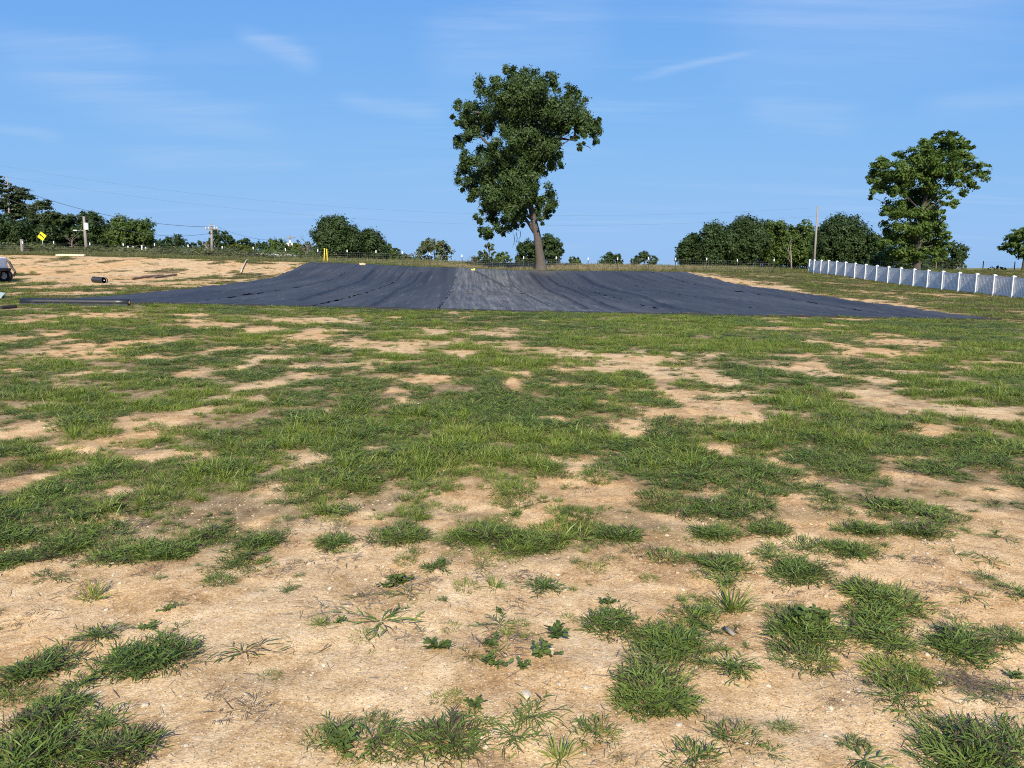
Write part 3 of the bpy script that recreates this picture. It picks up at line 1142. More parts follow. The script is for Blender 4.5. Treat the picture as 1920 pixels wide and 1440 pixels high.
P = seeds([(2.0, 3.4, .12, .8), (3.4, 7, .105, .85), (7, 12, .125, .95), (12, 18, .16, 1.15), (18, 28.5, .22, 1.5), (28.5, 45, .33, 2.0), (45, 75.5, .45, 2.3)])
cv_ = cover(P[:, 0], P[:, 1])
edge = cv_ + (fbm(P[:, 0] * 3.3, P[:, 1] * 2.9, 71, 2) - .5) * 1.38 + (fbm(P[:, 0] * 1.1, P[:, 1] * .9, 72, 2) - .5) * .45
stray = RNG.random(len(P)) < np.where(P[:, 1] > 26, .10, np.where(P[:, 1] > 4.2, .07, .05)) * ~in_cloth(P[:, 0], P[:, 1], .1)
edge = np.where(stray, np.maximum(edge, .48), edge)
keep = edge > .47
PALL = P
P, cv_, edge = P[keep], cv_[keep], edge[keep]
vig = fbm(P[:, 0] * .55, P[:, 1] * .55, 19, 3)          # vigour: lush or thin ground
lushv = vig + RNG.uniform(-.16, .16, len(P)) + .09 * np.clip((P[:, 1] - 9) / 6, 0, 1)
for (cx, cy, rx, ry) in G_LUSH:
    lushv += .12 * np.exp(-(((P[:, 0] - cx) / rx) ** 2 + ((P[:, 1] - cy) / ry) ** 2))
right = (P[:, 1] > 26) & (P[:, 0] > 15)
left = (P[:, 1] > 27) & (P[:, 0] < -14)
r_ = RNG.random(len(P))
sel = np.where(lushv > .60, np.where(r_ < .6, 2, 3), np.where(lushv > .44, np.where(r_ < .5, 0, np.where(r_ < .85, 1, 2)), np.where(r_ < .55, 0, np.where(r_ < .85, 1, 4))))
sel = np.where((P[:, 1] < 8) & (r_ > .965), 5, sel)
sel = np.where((r_ > .93) & (r_ <= .965), 6, sel)
q_ = RNG.random(len(P))
sel = np.where((right | left) & (q_ < .55), 6, sel)
sel = np.where(right & (q_ > .9), 1, sel)
kinds = ['crab', 'mat', 'lushmat', 'clump', 'sprawl', 'weed', 'olive']
starts = np.cumsum([0] + [len(MESHES[k]) for k in kinds])
lens = np.array([len(MESHES[k]) for k in kinds])
idx = starts[sel] + (RNG.random(len(P)) * lens[sel]).astype(int)
sc = P[:, 2] * RNG.uniform(.7, 1.2, len(P)) * np.clip(.35 + (edge - .45) * 1.6, .45, 1.08)
sc = np.where(sel == 3, sc * .9, sc)
hz = RNG.uniform(.75, 1.15, len(P)) * np.where(P[:, 1] > 18, .62, np.where(P[:, 1] > 10, .85, 1.0))
hz = np.where(lushv > .60, hz * 1.15, hz)
pz = ground(P[:, 0], P[:, 1])
scatter('grass', 'patchy green crabgrass growing across the bare sandy field', 'grass',
        np.stack([P[:, 0], P[:, 1], pz], 1),
        np.stack([RNG.uniform(-.08, .08, len(P)), RNG.uniform(-.08, .08, len(P)), RNG.uniform(0, 6.28, len(P))], 1),
        np.stack([sc, sc, sc * hz], 1), idx, kinds)
print('grass plants', len(P), 'of', len(keep), 'mid cover', keep[(PALL[:, 1] > 5) & (PALL[:, 1] < 27)].mean())

# ------------------------------------------------------------------ single tufts in the bare foreground
TUFTS = [
 # u, v, half width, kind, label (None: part of the general grass)
 (95,1080,38,'sprawl','loose little grass tuft by the left edge just below the grass'),
 (172,1115,36,'clump','small upright tuft near the left edge below the grass'),
 (190,1192,50,'crab','grass tuft touching the upper left of the biggest left-hand tuft'),
 (75,1242,62,'crab','brownish green tuft at the left edge beside the biggest left-hand tuft'),
 (280,1232,92,'crab','biggest dense tuft in the left half of the bare foreground'),
 (150,1278,40,'crab','dark small tuft below the biggest left-hand tuft'),
 (460,1222,58,'sprawl','flat open tuft with pointed blades right of the biggest left-hand tuft'),
 (315,1140,13,'weed','tiny leafy weed alone above the biggest left-hand tuft'),
 (285,1168,16,'weed','tiny leafy weed touching the top of the biggest left-hand tuft'),
 (540,1085,15,'sprawl','tiny star-shaped grass seedling left of the middle'),
 (600,1174,24,'clump','small upright tuft left of the big sprawling middle tuft'),
 (668,1118,26,'sprawl','thin sprawling tuft at upper left of the big sprawling middle tuft'),
 (740,1094,28,'weed','round leafy green weed above the big sprawling middle tuft'),
 (765,1114,38,'sprawl','open tuft just below the round leafy weed'),
 (715,1163,72,'sprawl','big sprawling tuft left of the centre of the bare foreground'),
 (818,1070,33,'crab','bright compact tuft below the wide mat in the middle'),
 (905,1062,30,'sprawl','dark star-shaped tuft right of the bright compact tuft'),
 (928,1100,28,'clump','pale-stemmed upright tuft in the middle of the bare foreground'),
 (1015,1096,42,'crab','flat tuft right of the pale-stemmed tuft'),
 (833,1126,14,'crab','tiny dark tuft below the bright compact tuft'),
 (1143,1130,15,'weed','small leafy weed above the big right-hand mat'),
 (1145,1170,50,'crab','tuft at the upper left tip of the big right-hand mat'),
 (940,1176,45,'sprawl','wide thin tuft in the middle above the cluster of weeds'),
 (820,1215,25,'weed','leafy weed with bright top, leftmost of the weed cluster'),
 (880,1232,30,'sprawl','thin grey-green sprawling tuft among the weed cluster'),
 (925,1212,17,'weed','leafy weed at the top of the weed cluster'),
 (930,1252,24,'weed','largest leafy weed at the bottom of the weed cluster'),
 (975,1257,15,'weed','small round weed right of the largest leafy weed'),
 (1015,1232,26,'weed','leafy weed at the right end of the weed cluster'),
 (1040,1190,27,'weed','leafy flat weed right of the wide thin tuft'),
 (890,1325,19,'weed','dark feathery weed alone above the bottom middle tufts'),
 (1000,1345,58,'sprawl','sparse tuft with long blades near the bottom middle'),
 (1050,1425,42,'clump','yellowish upright tuft at the bottom middle edge'),
 (1500,1076,62,'crab','dense oblong tuft right of centre at the top of the bare ground'),
 (1600,1042,46,'crab','spreading tuft right of the dense oblong tuft'),
 (1370,1142,55,'clump','spiky upright tuft above the gap between the right-hand mats'),
 (1500,1190,74,'crab','tall dense mat right of the spiky upright tuft'),
 (1660,1132,78,'crab','broad dense tuft at the top of the right-hand chain of tufts'),
 (1650,1202,70,'crab','second tuft down in the right-hand chain of tufts'),
 (1680,1262,50,'mat','yellow-green tuft in the middle of the right-hand chain of tufts'),
 (1790,1212,72,'crab','long tuft reaching right from the right-hand chain of tufts'),
 (1700,1338,46,'sprawl','thin tuft at the bottom of the right-hand chain of tufts'),
 (1370,1252,52,'crab','isolated tuft right beside the big right-hand mat'),
 (1820,1127,35,'sprawl','thin small tuft at the right below the scattered dead grass'),
 (1470,1372,26,'crab','small bushy tuft alone near the bottom right of centre'),
 (1605,1398,26,'crab','small dark tuft just above the long flat bottom tuft'),
 (1620,1432,66,'sprawl','long flat open tuft at the bottom edge right of centre'),
 (1900,1268,15,'weed','tiny leafy weed near the right edge'),
 (1230,1290,88,'crab','big dense dark mat right of the middle in the foreground'),
 (1255,1205,66,'crab',None),(1290,1160,45,'crab',None),(1200,1330,45,'crab',None),(1262,1330,50,'crab',None),(1215,1240,50,'crab',None),
 (1310,1240,30,'crab',None),(60,1405,110,'crab',None),(235,1408,68,'crab',None),(95,1335,62,'crab',None),(195,1352,50,'crab',None),
 (20,1300,40,'crab',None),(250,1034,70,'crab',None),(490,1012,50,'crab',None),(630,1016,40,'crab',None),(745,1005,55,'crab',None),
 (900,1008,60,'crab',None),(990,1018,62,'crab',None),(950,1000,60,'crab',None),(1165,1007,50,'crab',None),(1250,1042,35,'crab',None),
 (1340,1005,46,'crab',None),(1310,1042,30,'crab',None),(1360,1062,50,'crab',None),(1370,1090,40,'crab',None),(1450,1046,40,'crab',None),
 (1515,1028,38,'crab',None),(1580,1067,20,'sprawl',None),(1790,1046,35,'sprawl',None),(1855,1056,30,'sprawl',None),(1905,1118,36,'crab',None),
 (1480,1155,40,'crab',None),(1505,1235,50,'crab',None),(1640,1165,50,'crab',None),(1675,1302,52,'crab',None),(1890,1205,46,'crab',None),
 (1370,1392,42,'crab',None),(1310,1432,46,'crab',None),(1440,1422,30,'sprawl',None),(1780,1352,30,'sprawl',None),(1900,1392,50,'crab',None),
 (1830,1424,105,'crab',None),(840,1392,66,'crab',None),(910,1362,42,'sprawl',None),(690,1392,56,'crab',None),(620,1385,40,'crab',None),
 (740,1405,40,'crab',None),(1105,1372,42,'crab',None),(1165,1424,20,'sprawl',None),(1410,1350,9,'sprawl',None),(333,1170,24,'sprawl',None),
 (488,1102,10,'sprawl',None),(695,1220,10,'sprawl',None),(1100,1088,12,'sprawl',None),(1000,1192,12,'sprawl',None),(630,1170,14,'weed',None),
 (640,1400,30,'weed',None),(1530,1175,40,'weed',None),(1690,1270,40,'lushmat',None),(1530,1240,30,'lushmat',None),(1285,1200,26,'weed',None),
 (10,1050,60,'crab',None),(110,1025,60,'crab',None),(340,1028,50,'crab',None),(15,1010,60,'crab',None),(400,1000,40,'crab',None),
 (1440,1000,40,'crab',None),(1720,1000,50,'crab',None),(1620,1000,50,'crab',None),(1880,1010,40,'sprawl',None),
 (405,1310,20,'dead',None),(470,1334,18,'dead',None),(1740,1058,24,'dead',None),(1745,1108,26,'dead',None),(1850,1290,60,'dead',None),(1800,1280,40,'dead',None),
 (1330,1345,14,'dead',None),(985,1075,24,'dead',None),(560,1050,20,'dead',None),(1560,1320,16,'dead',None)]


def patch_mesh(R, kind, seed):
    """one tuft: several plants of a kind grown together over a small disc"""
    rng = np.random.default_rng(seed)
    reach = {'crab': .17, 'mat': .17, 'lushmat': .17, 'clump': .13, 'sprawl': .19, 'weed': .062, 'dead': .11}[kind]
    if kind in ('sprawl', 'clump', 'weed'):
        n, s = 1, R / reach
        if s > 1.25:
            n, s = 3, R / reach * .72
    elif R < reach * .8:
        n, s = 2, R / reach
    else:
        n, s = int(3 + 9 * (R / .2) ** 2), min(.95, .62 + R * .8)
    Vs, Qs, As, o = [], [], [], 0
    for i in range(n):
        kd = kind if kind != 'crab' else ('crab' if rng.random() < .62 else 'mat')
        V, Qd, A = plant('mat' if kd == 'lushmat' else kd, seed * 7 + i)
        an = rng.uniform(0, 6.283)
        c, sn = math.cos(an), math.sin(an)
        V = V * np.array([s, s, s * .9])
        V = np.stack([V[:, 0] * c - V[:, 1] * sn, V[:, 0] * sn + V[:, 1] * c, V[:, 2]], 1)
        if n > 1:
            r, a2 = max(0, R - reach * s * .75) * math.sqrt(rng.random()), rng.uniform(0, 6.283)
            V = V + np.array([math.cos(a2) * r, math.sin(a2) * r, 0])
        Vs.append(V)
        Qs.append(Qd + o)
        if rng.random() < .16 and kind == 'crab' and n > 3:
            A = A * .28
        As.append(np.clip(A + rng.uniform(-.08, .12), 0, 1))
        o += len(V)
    return np.concatenate(Vs), np.concatenate(Qs), np.concatenate(As)


HAND = []
KMAT = {'crab': 'crab', 'mat': 'lush', 'lushmat': 'lush', 'clump': 'lush', 'sprawl': 'crab', 'weed': 'weed', 'dead': 'dead'}
for i, (u, v, ru, kd, lb) in enumerate(TUFTS):
    p = hit(u, v)
    R = ru / F * math.hypot(p.y, CAMH) * 1.10
    V, Qd, A = patch_mesh(R, kd, 1000 + i)
    # settle every blade on the bumpy soil
    V[:, 2] += ground(V[:, 0] + p.x, V[:, 1] + p.y) - p.z
    if lb is None:
        HAND.append((V + np.array(p), Qd, A, KMAT[kd]))
        continue
    nm = 'weed' if kd == 'weed' else 'grass_tuft'
    tag(link(nm, np_mesh(nm, V, Qd, M[KMAT[kd]], attrs={'var': A}), None, p), lb, 'weed' if kd == 'weed' else 'grass tuft')
for mk, nm, lb in (('crab', 'near_grass', 'ragged mats of crabgrass on the bare sand nearest the viewer'), ('weed', 'small_weeds', 'small broad-leaved weeds growing in the foreground grass mats'),
                   ('lush', 'bright_grass', 'bright green blades growing within the right-hand chain of tufts'), ('dead', 'dead_grass', 'flattened grey-brown remains of dead grass on the sand')):
    L_ = [h for h in HAND if h[3] == mk]
    o, Vs, Qs, As = 0, [], [], []
    for V, Qd, A, _ in L_:
        Vs.append(V)
        Qs.append(Qd + o)
        As.append(A)
        o += len(V)
    tag(link(nm, np_mesh(nm, np.concatenate(Vs), np.concatenate(Qs), M[mk], attrs={'var': np.concatenate(As)})), lb, 'grass', kind='stuff')

# pale stones big enough to pick out
for i, (u, v, w, lb) in enumerate([
        (272, 1323, 17, 'white oval stone in the lower left bare sand, largest there'), (307, 1321, 9, 'small white stone right of the white oval one'),
        (307, 1343, 11, 'white stone below the pair of white stones at lower left'), (339, 1305, 9, 'white pointed stone up right of the white oval one'),
        (350, 1407, 11, 'white stone beside the bottom left grass'), (345, 1033, 10, 'pale yellow stone below the left grass edge'),
        (988, 1307, 24, 'flat sandy stone, biggest one at the bottom middle'), (803, 1301, 12, 'white stone left of the flat sandy stone'),
        (1098, 1291, 14, 'pale flat stone beside the big right-hand mat'), (1048, 1285, 11, 'cream stone between the flat stone and the right-hand mat'),
        (911, 1405, 15, 'broken white stone by the bottom middle tufts'), (1096, 1415, 9, 'round white stone right of the yellowish bottom tuft'),
        (1272, 1370, 13, 'pale stone below the big right-hand mat'), (1440, 1286, 11, 'white stone in the bare sand right of the isolated tuft'),
        (1610, 1299, 12, 'white oval stone left of the right-hand chain of tufts'), (1590, 1299, 10, 'flat cream stone left of the white oval stone in the right'),
        (1557, 1332, 12, 'cream-coloured cluster stone in the lower right sand'), (1548, 1382, 13, 'white stone at the lower right near the small dark tuft'),
        (1400, 1401, 12, 'pale stone in the bottom tufts right of centre'), (1738, 1232, 12, 'white stone below the long right tuft'),
        (1738, 1044, 8, 'right one of two small white stones at upper right'), (1718, 1041, 7, 'left one of two small white stones at upper right'),
        (1584, 1179, 11, 'pale stone in the gap left of the second tuft of the chain')]):
    p = hit(u, v)
    w_ = w / F * math.hypot(p.y, CAMH)
    ob = link('stone', stone_mesh(300 + i, M['stone'], .55), None, p + Vector((0, 0, w_ * .08)))
    ob.scale = (w_ / 1.25, w_ * .85, w_ * .8)
    ob.rotation_euler = (0, 0, i * 1.9)
    tag(ob, lb, 'stone')
# a weathered stick
p, q = hit(1358, 1180), hit(1376, 1195)
tag(MB().tube([p + Vector((0, 0, .012)), (p + q) / 2 + Vector((0, 0, .016)), q + Vector((0, 0, .01))], [.009, .012, .008], 7).build('stick', M['pole_wood'], None, p, smooth=True),
    'short grey weathered stick under the spiky upright tuft', 'stick')

# beyond the fence: tall field grass, greener to the left
P = jitter(74.6, 78.5, .30, 8, .70)
P = np.concatenate([P, jitter(78.5, 99, .62, 8, .70), jitter(99, 112, 1.2, 8, .7)])
P = P[~((P[:, 0] > 29.2) & (P[:, 1] < 80))]
g = fbm(P[:, 0] * .13, P[:, 1] * .13, 66, 3) + RNG.uniform(-.18, .18, len(P)) + np.clip((-P[:, 0] - 4) / 40, -.12, .4) + .10 * (P[:, 1] < 77)
g = g + .35 * (P[:, 0] > 26)
green = g > .52
bro = (P[:, 0] < -22) & (RNG.random(len(P)) < np.clip((-P[:, 0] - 20) / 60, 0, .16)) & (P[:, 1] > 79)
kinds = ['tall', 'tallgreen', 'broad']
sel = np.where(bro, 2, np.where(green, 1, 0))
idx = sel * 4 + RNG.integers(0, 4, len(P))
sc = RNG.uniform(.7, 1.25, len(P)) * np.where(P[:, 1] > 78.5, 1.15, .85)
scw = sc * np.where(P[:, 1] > 78.5, 2.0, 1.3)
hh = np.where((P[:, 0] > 29), .5, 1.0) * np.where(P[:, 1] < 75.4, .6, 1.0)
scatter('tall_grass', 'tall dry and green grass standing behind the wire fence', 'tall grass',
        np.stack([P[:, 0], P[:, 1], ground(P[:, 0], P[:, 1]) - .02], 1),
        np.stack([RNG.uniform(-.1, .1, len(P)), RNG.uniform(-.1, .1, len(P)), RNG.uniform(0, 6.28, len(P))], 1),
        np.stack([scw, scw, sc * hh], 1), idx, kinds)
print('tall grass', len(P))

# grit and pebbles, bits of dry stem
P = np.concatenate([jitter(1.9, 5.2, .034, .8), jitter(5.2, 10, .08, .8)])
P = P[RNG.random(len(P)) < np.clip((fbm(P[:, 0] * 1.3, P[:, 1] * 1.3, 15, 3) - .34) * 3.0, .12, .85)]
sz = np.exp(RNG.normal(math.log(.0065), .55, len(P)))
sz = np.clip(sz, .003, .026)
cl = RNG.random(len(P)) < .86
idx = np.where(cl, 5 + RNG.integers(0, 4, len(P)), RNG.integers(0, 5, len(P)))
scatter('gravel', 'fine pale grit and soil crumbs scattered over the bare sand', 'gravel',
        np.stack([P[:, 0], P[:, 1], ground(P[:, 0], P[:, 1]) + .0005], 1),
        np.stack([RNG.uniform(-.4, .4, len(P)), RNG.uniform(-.4, .4, len(P)), RNG.uniform(0, 6.28, len(P))], 1),
        np.stack([sz, sz, sz], 1), idx, ['pebble', 'clod'])
print('grit', len(P))
P = np.concatenate([jitter(1.9, 6, .15, .8), jitter(6, 13, .30, .8)])
P = P[RNG.random(len(P)) < .9]
sel = np.where(RNG.random(len(P)) < .92, RNG.integers(0, 5, len(P)), 5 + RNG.integers(0, 3, len(P)))
sc = RNG.uniform(.6, 1.3, len(P))
scatter('dry_litter', 'bits of dry grass stem lying on the sand', 'litter',
        np.stack([P[:, 0], P[:, 1], ground(P[:, 0], P[:, 1]) + .001], 1),
        np.stack([P[:, 0] * 0, P[:, 0] * 0, RNG.uniform(0, 6.28, len(P))], 1),
        np.stack([sc, sc, sc], 1), sel, ['straws', 'dead'])

# ------------------------------------------------------------------ trees
def leaves(clusters, per_m2, size, rng, flat=1.0, squash=1.0, clump=.34, up=.35, droop=0.0, density=1.0):
    """leaf-sized faces gathered in small tufts through the clusters of a crown"""
    C = np.array(clusters, float)
    out_p, out_n = [], []
    for cx, cy, cz, r in C:
        nsub = max(3, int(round(7 * (r / .8) ** 1.6)))
        nsub = min(nsub, 46)
        d = rng.normal(size=(nsub, 3))
        d /= np.linalg.norm(d, axis=1)[:, None]
        rad = r * rng.uniform(.45, 1.0, nsub) ** .6
        sub = np.array([cx, cy, cz]) + d * rad[:, None] * np.array([1, 1, squash])
        tot = int(per_m2 * 4 * math.pi * r * r / 3.0) + 6
        tot = int(tot * density)
        k = rng.integers(0, nsub, tot)
        sr = r * clump * rng.uniform(.7, 1.3, nsub)
        off = rng.normal(size=(tot, 3)) * .55
        off[:, 2] *= flat * squash
        p = sub[k] + off * sr[k][:, None]
        n = d[k] * .9 + off * .5 + rng.normal(size=(tot, 3)) * .55
        n[:, 2] += up
        out_p.append(p)
        out_n.append(n)
    p = np.concatenate(out_p)
    n = np.concatenate(out_n)
    n /= np.linalg.norm(n, axis=1)[:, None] + 1e-9
    t = np.cross(n, rng.normal(size=n.shape))
    t /= np.linalg.norm(t, axis=1)[:, None] + 1e-9
    bt = np.cross(n, t)
    L = size * rng.uniform(.6, 1.35, len(p))
    w = L * rng.uniform(.45, .75, len(p))
    a = p - t * (L / 2)[:, None]
    c_ = p + t * (L / 2)[:, None] - n * (droop * L)[:, None]
    b_ = p + bt * (w / 2)[:, None]
    d_ = p - bt * (w / 2)[:, None]
    V = np.stack([a, b_, c_, d_], 1).reshape(-1, 3)
    Qd = np.arange(len(p) * 4).reshape(-1, 4)
    va = np.repeat(np.clip(rng.normal(.46, .2, len(p)), 0, 1), 4)
    return V, Qd, va


def limb_path(a, b, rng, sag=.12, n=5):
    a, b = np.array(a, float), np.array(b, float)
    L = np.linalg.norm(b - a)
    pts = []
    for i in range(n):
        f = i / (n - 1)
        p = a + (b - a) * f
        p = p + rng.normal(size=3) * L * .035 * math.sin(math.pi * f)
        p[2] += sag * L * math.sin(math.pi * f) * .6
        pts.append(tuple(p))
    return pts


def build_tree(name, label, cat, trunk, radii, clusters, leafmat, bark, seed, per_m2=55, size=.16, limbs=14,
               group=None, trunk_sides=10, flat=1.0, squash=1.0, clump=.34, up=.35, limb_r=.35, twigs=None, droop=0.0, density=1.0, limb_from=.12):
    rng = np.random.default_rng(seed)
    base = Vector(trunk[0])
    root = thing(name, base, label, cat, group)
    mb = MB()
    # root flare
    tp, trd = [Vector(p) for p in trunk], list(radii)
    mb.tube(tp, trd, trunk_sides)
    if clusters:
        V, Qd, va = leaves(clusters, per_m2, size, rng, flat, squash, clump, up, droop, density)
        me = np_mesh('crown', V - np.array(base), Qd, leafmat, attrs={'var': va})
        link('crown', me, root)
    if limbs and clusters:
        order = rng.permutation(len(clusters))[:limbs]
        T = np.array([tuple(p) for p in tp])
        for i in order:
            c = np.array(clusters[i][:3])
            # leave the trunk somewhat below the cluster
            dz = np.abs(T[:, 2] - (c[2] - .55 * np.hypot(c[0] - T[:, 0], c[1] - T[:, 1])))
            dz[T[:, 2] < T[0, 2] + limb_from * (T[-1, 2] - T[0, 2])] = 1e9
            k = int(np.argmin(dz))
            a = T[k]
            r0 = radii[k] * limb_r
            path = limb_path(a, c, rng)
            mb.tube(path, [r0, r0 * .8, r0 * .6, r0 * .42, r0 * .2], 6, cap=False)
        if twigs:
            for path, r in twigs:
                mb.tube(path, [r] * (len(path) - 1) + [r * .3], 5)
    mb.build('trunk', bark, root, base, smooth=True)
    return root


def dome(u, vtop, hw, Y, seed, n=26, clear=0.0, depth=.8, vbase=None, lean=0.0, shape='round'):
    """clusters filling the outline of a tree that shows hw pixels to either side of u and up to row vtop"""
    rng = np.random.default_rng(seed)
    ctr = at(u, 480, Y)
    x0 = ctr.x
    ztop = at(u, vtop, Y).z
    zb = gz(x0, Y) if vbase is None else at(u, vbase, Y).z
    H = ztop - zb
    a = hw / F * Y
    out = []
    z0 = zb + clear * H
    c = (ztop - z0) / 2
    n = int(n * 1.15) + 4
    for i in range(n):
        d = rng.normal(size=3)
        d /= (np.abs(d) ** 2.6).sum() ** (1 / 2.6)
        if i == 0:
            d = np.array([rng.uniform(-.25, .25), -.2, .97])
        elif i < 3:
            d = np.array([(-1) ** i * .97, -.1, rng.uniform(-.5, .3)])
        k = (d[2] + 1) / 2
        m = min(a, c)
        r = m * rng.uniform(.26, .46)
        wid = 1.0
        if shape == 'cone':
            wid = max(.12, (1.05 - k) ** .75)
            r *= .4 + .6 * wid
        elif shape == 'bush':
            wid = math.sqrt(max(.05, 1 - (k * .95) ** 2))
        f = rng.uniform(.45, 1.0) ** .5
        zc = z0 + c + d[2] * f * (c - r * .8)
        out.append((x0 + d[0] * f * wid * max(.05, a - r * .8) + lean * k * a, Y + d[1] * f * wid * max(.05, a - r * .8) * depth, zc, r))
    return (x0, Y, zb), ztop, out


def far_tree(name, label, u, vtop, hw, Y, mat, seed, cat='tree', n=26, clear=.06, group=None, shape='round', size=None,
             dens=1.35, vbase=None, bark='bark_dark', lean=0.0, tr=1.0, limbs=7, **kw):
    hw = hw * 1.12
    b, ztop, cl = dome(u, vtop, hw, Y, seed, n=n, clear=clear, shape=shape, vbase=vbase, lean=lean)
    H = ztop - b[2]
    r = max(.06, .022 * H) * tr
    trunk = [(b[0], b[1], b[2] - .15), (b[0], b[1], b[2] + .1 * H), (b[0] + .01 * H, b[1], b[2] + .4 * H), (b[0] + lean * .3 * H, b[1], b[2] + .78 * H)]
    sz = size or .0026 * Y
    per = dens * 3.0 / (sz * sz * .55)
    return build_tree(name, label, cat, trunk, [r * 1.35, r, r * .75, r * .3], cl, M[mat], M[bark], seed, per_m2=min(per, 230), size=sz,
                      limbs=limbs, group=group, trunk_sides=7, **kw)


def traced(lst, sc, ou, ov, Y, dep, seed):
    """clusters from traced clump centres (enlarged picture coordinates), spread in depth"""
    rng = np.random.default_rng(seed)
    out = []
    us = [l[0] for l in lst]
    mid = (min(us) + max(us)) / 2
    half = (max(us) - min(us)) / 2
    for (x, y, r) in lst:
        rr = r / sc / F * Y
        edge = math.sqrt(max(.05, 1 - ((x - mid) / half) ** 2))
        dy = rng.uniform(-1, 1) * dep * edge
        p = at(ou + x / sc, ov + y / sc, Y)
        out.append((p.x * (Y + dy) / Y, Y + dy, CAMH + (p.z - CAMH) * (Y + dy) / Y, rr))
    return out


# the tall tree at the far edge of the cloth
BIG = [(530,118,44),(600,160,70),(700,170,62),(785,190,56),(640,230,85),(365,222,54),(460,195,46),(490,262,66),(560,300,85),(828,228,34),
 (930,265,54),(990,285,34),(900,350,66),(985,380,62),(1060,425,50),(1105,435,26),(960,455,46),(1045,505,40),(1080,565,26),(985,590,26),
 (945,545,22),(860,400,76),(845,475,64),(220,360,46),(270,375,56),(335,400,66),(188,432,30),(250,455,54),(212,560,46),(290,520,46),
 (380,470,64),(235,606,20),(450,370,86),(560,420,84),(680,350,95),(760,320,86),(700,460,95),(620,520,86),(510,470,50),(775,555,76),
 (690,600,95),(600,620,84),(830,600,38),(850,680,36),(870,738,18),(780,680,66),(680,700,86),(570,700,74),(430,570,46),(365,625,44),
 (255,680,44),(220,712,30),(330,700,66),(430,705,74),(245,800,54),(340,812,76),(450,800,86),(560,820,84),(660,775,66),(228,862,26),
 (300,888,54),(290,930,24),(420,900,76),(530,910,76),(600,900,56),(740,775,38),(390,970,44),(355,1055,38),(460,1000,62),(540,1010,60),
 (600,1050,42),(345,1140,24),(420,1120,54),(490,1100,44),(500,1180,20),(400,1195,30),(560,1130,34),(620,1100,22),(360,1175,20),
 (760,900,52),(780,965,44),(740,1020,50),(800,1020,24),(790,1060,18),(712,960,36),(695,870,36),(740,1072,22),(640,320,80),(560,560,60),
 (470,640,60),(520,760,70)]
BY = 73.0
cl = [(a, b, c, r * 1.06) for a, b, c, r in traced(BIG, 3.428, 800, 100, BY, 4.6, 5)]
for (x_, y_, r_) in ((640, 870, 58), (600, 960, 56), (665, 790, 56), (575, 1035, 44), (640, 940, 40), (700, 900, 34), (1010, 470, 42), (1032, 535, 34), (972, 565, 24), (1085, 500, 36), (905, 445, 52), (925, 490, 40), (1000, 425, 44), (1065, 470, 34), (560, 900, 60), (630, 1010, 34)):
    q_ = at(800 + x_ / 3.428, 100 + y_ / 3.428, BY - 1.8)
    cl.append((q_.x, BY - 1.8, q_.z, r_ / 3.428 / F * BY))
tz = gz(at(1013, 508, BY).x, BY)


def tp_(x, y):
    return tuple(at(800 + x / 3.428, 100 + y / 3.428, BY))


b0 = tp_(736, 1392)
trunk = [(b0[0], BY, tz - .2), (b0[0], BY, tz + .12), tp_(732, 1330), tp_(722, 1260), tp_(714, 1190), tp_(702, 1130), tp_(690, 1080), tp_(672, 1000), tp_(655, 920), tp_(640, 840), tp_(622, 740), tp_(600, 600), tp_(575, 430), tp_(560, 260)]
rad = [.80, .58, .44, .38, .35, .32, .30, .27, .25, .23, .20, .17, .12, .05]
tw = []
for (x0, y0, x1, y1) in ((560, 1160, 552, 1250), (575, 1150, 570, 1235), (600, 1140, 590, 1205), (340, 930, 322, 1010), (330, 950, 335, 1000), (1010, 590, 1060, 620)):
    p, q = Vector(tp_(x0, y0)), Vector(tp_(x1, y1))
    tw.append(([tuple(p), tuple((p + q) / 2 + Vector((.15, .1, .05))), tuple(q)], .028))
for path_px, r in (([(690, 1150), (655, 1090), (600, 1020), (520, 960), (430, 930)], .16), ([(640, 850), (600, 760), (500, 660), (380, 570), (300, 480)], .13),
                   ([(655, 930), (720, 960), (770, 980)], .09), ([(622, 740), (700, 620), (800, 560), (870, 548), (950, 560)], .12),
                   ([(600, 600), (700, 480), (850, 420), (960, 350)], .12), ([(600, 620), (520, 480), (450, 400), (330, 380), (250, 370)], .11)):
    tw.append(([tp_(*p) for p in path_px], r))
build_tree('oak_tree', 'tallest tree with leaning trunk and lopsided dark crown at the far cloth edge', 'tree',
           trunk, rad, cl, M['oak'], M['bark'], 21, per_m2=480, size=.205, limbs=34, trunk_sides=14, clump=.40, up=.25, limb_r=.24, limb_from=.27, twigs=tw)

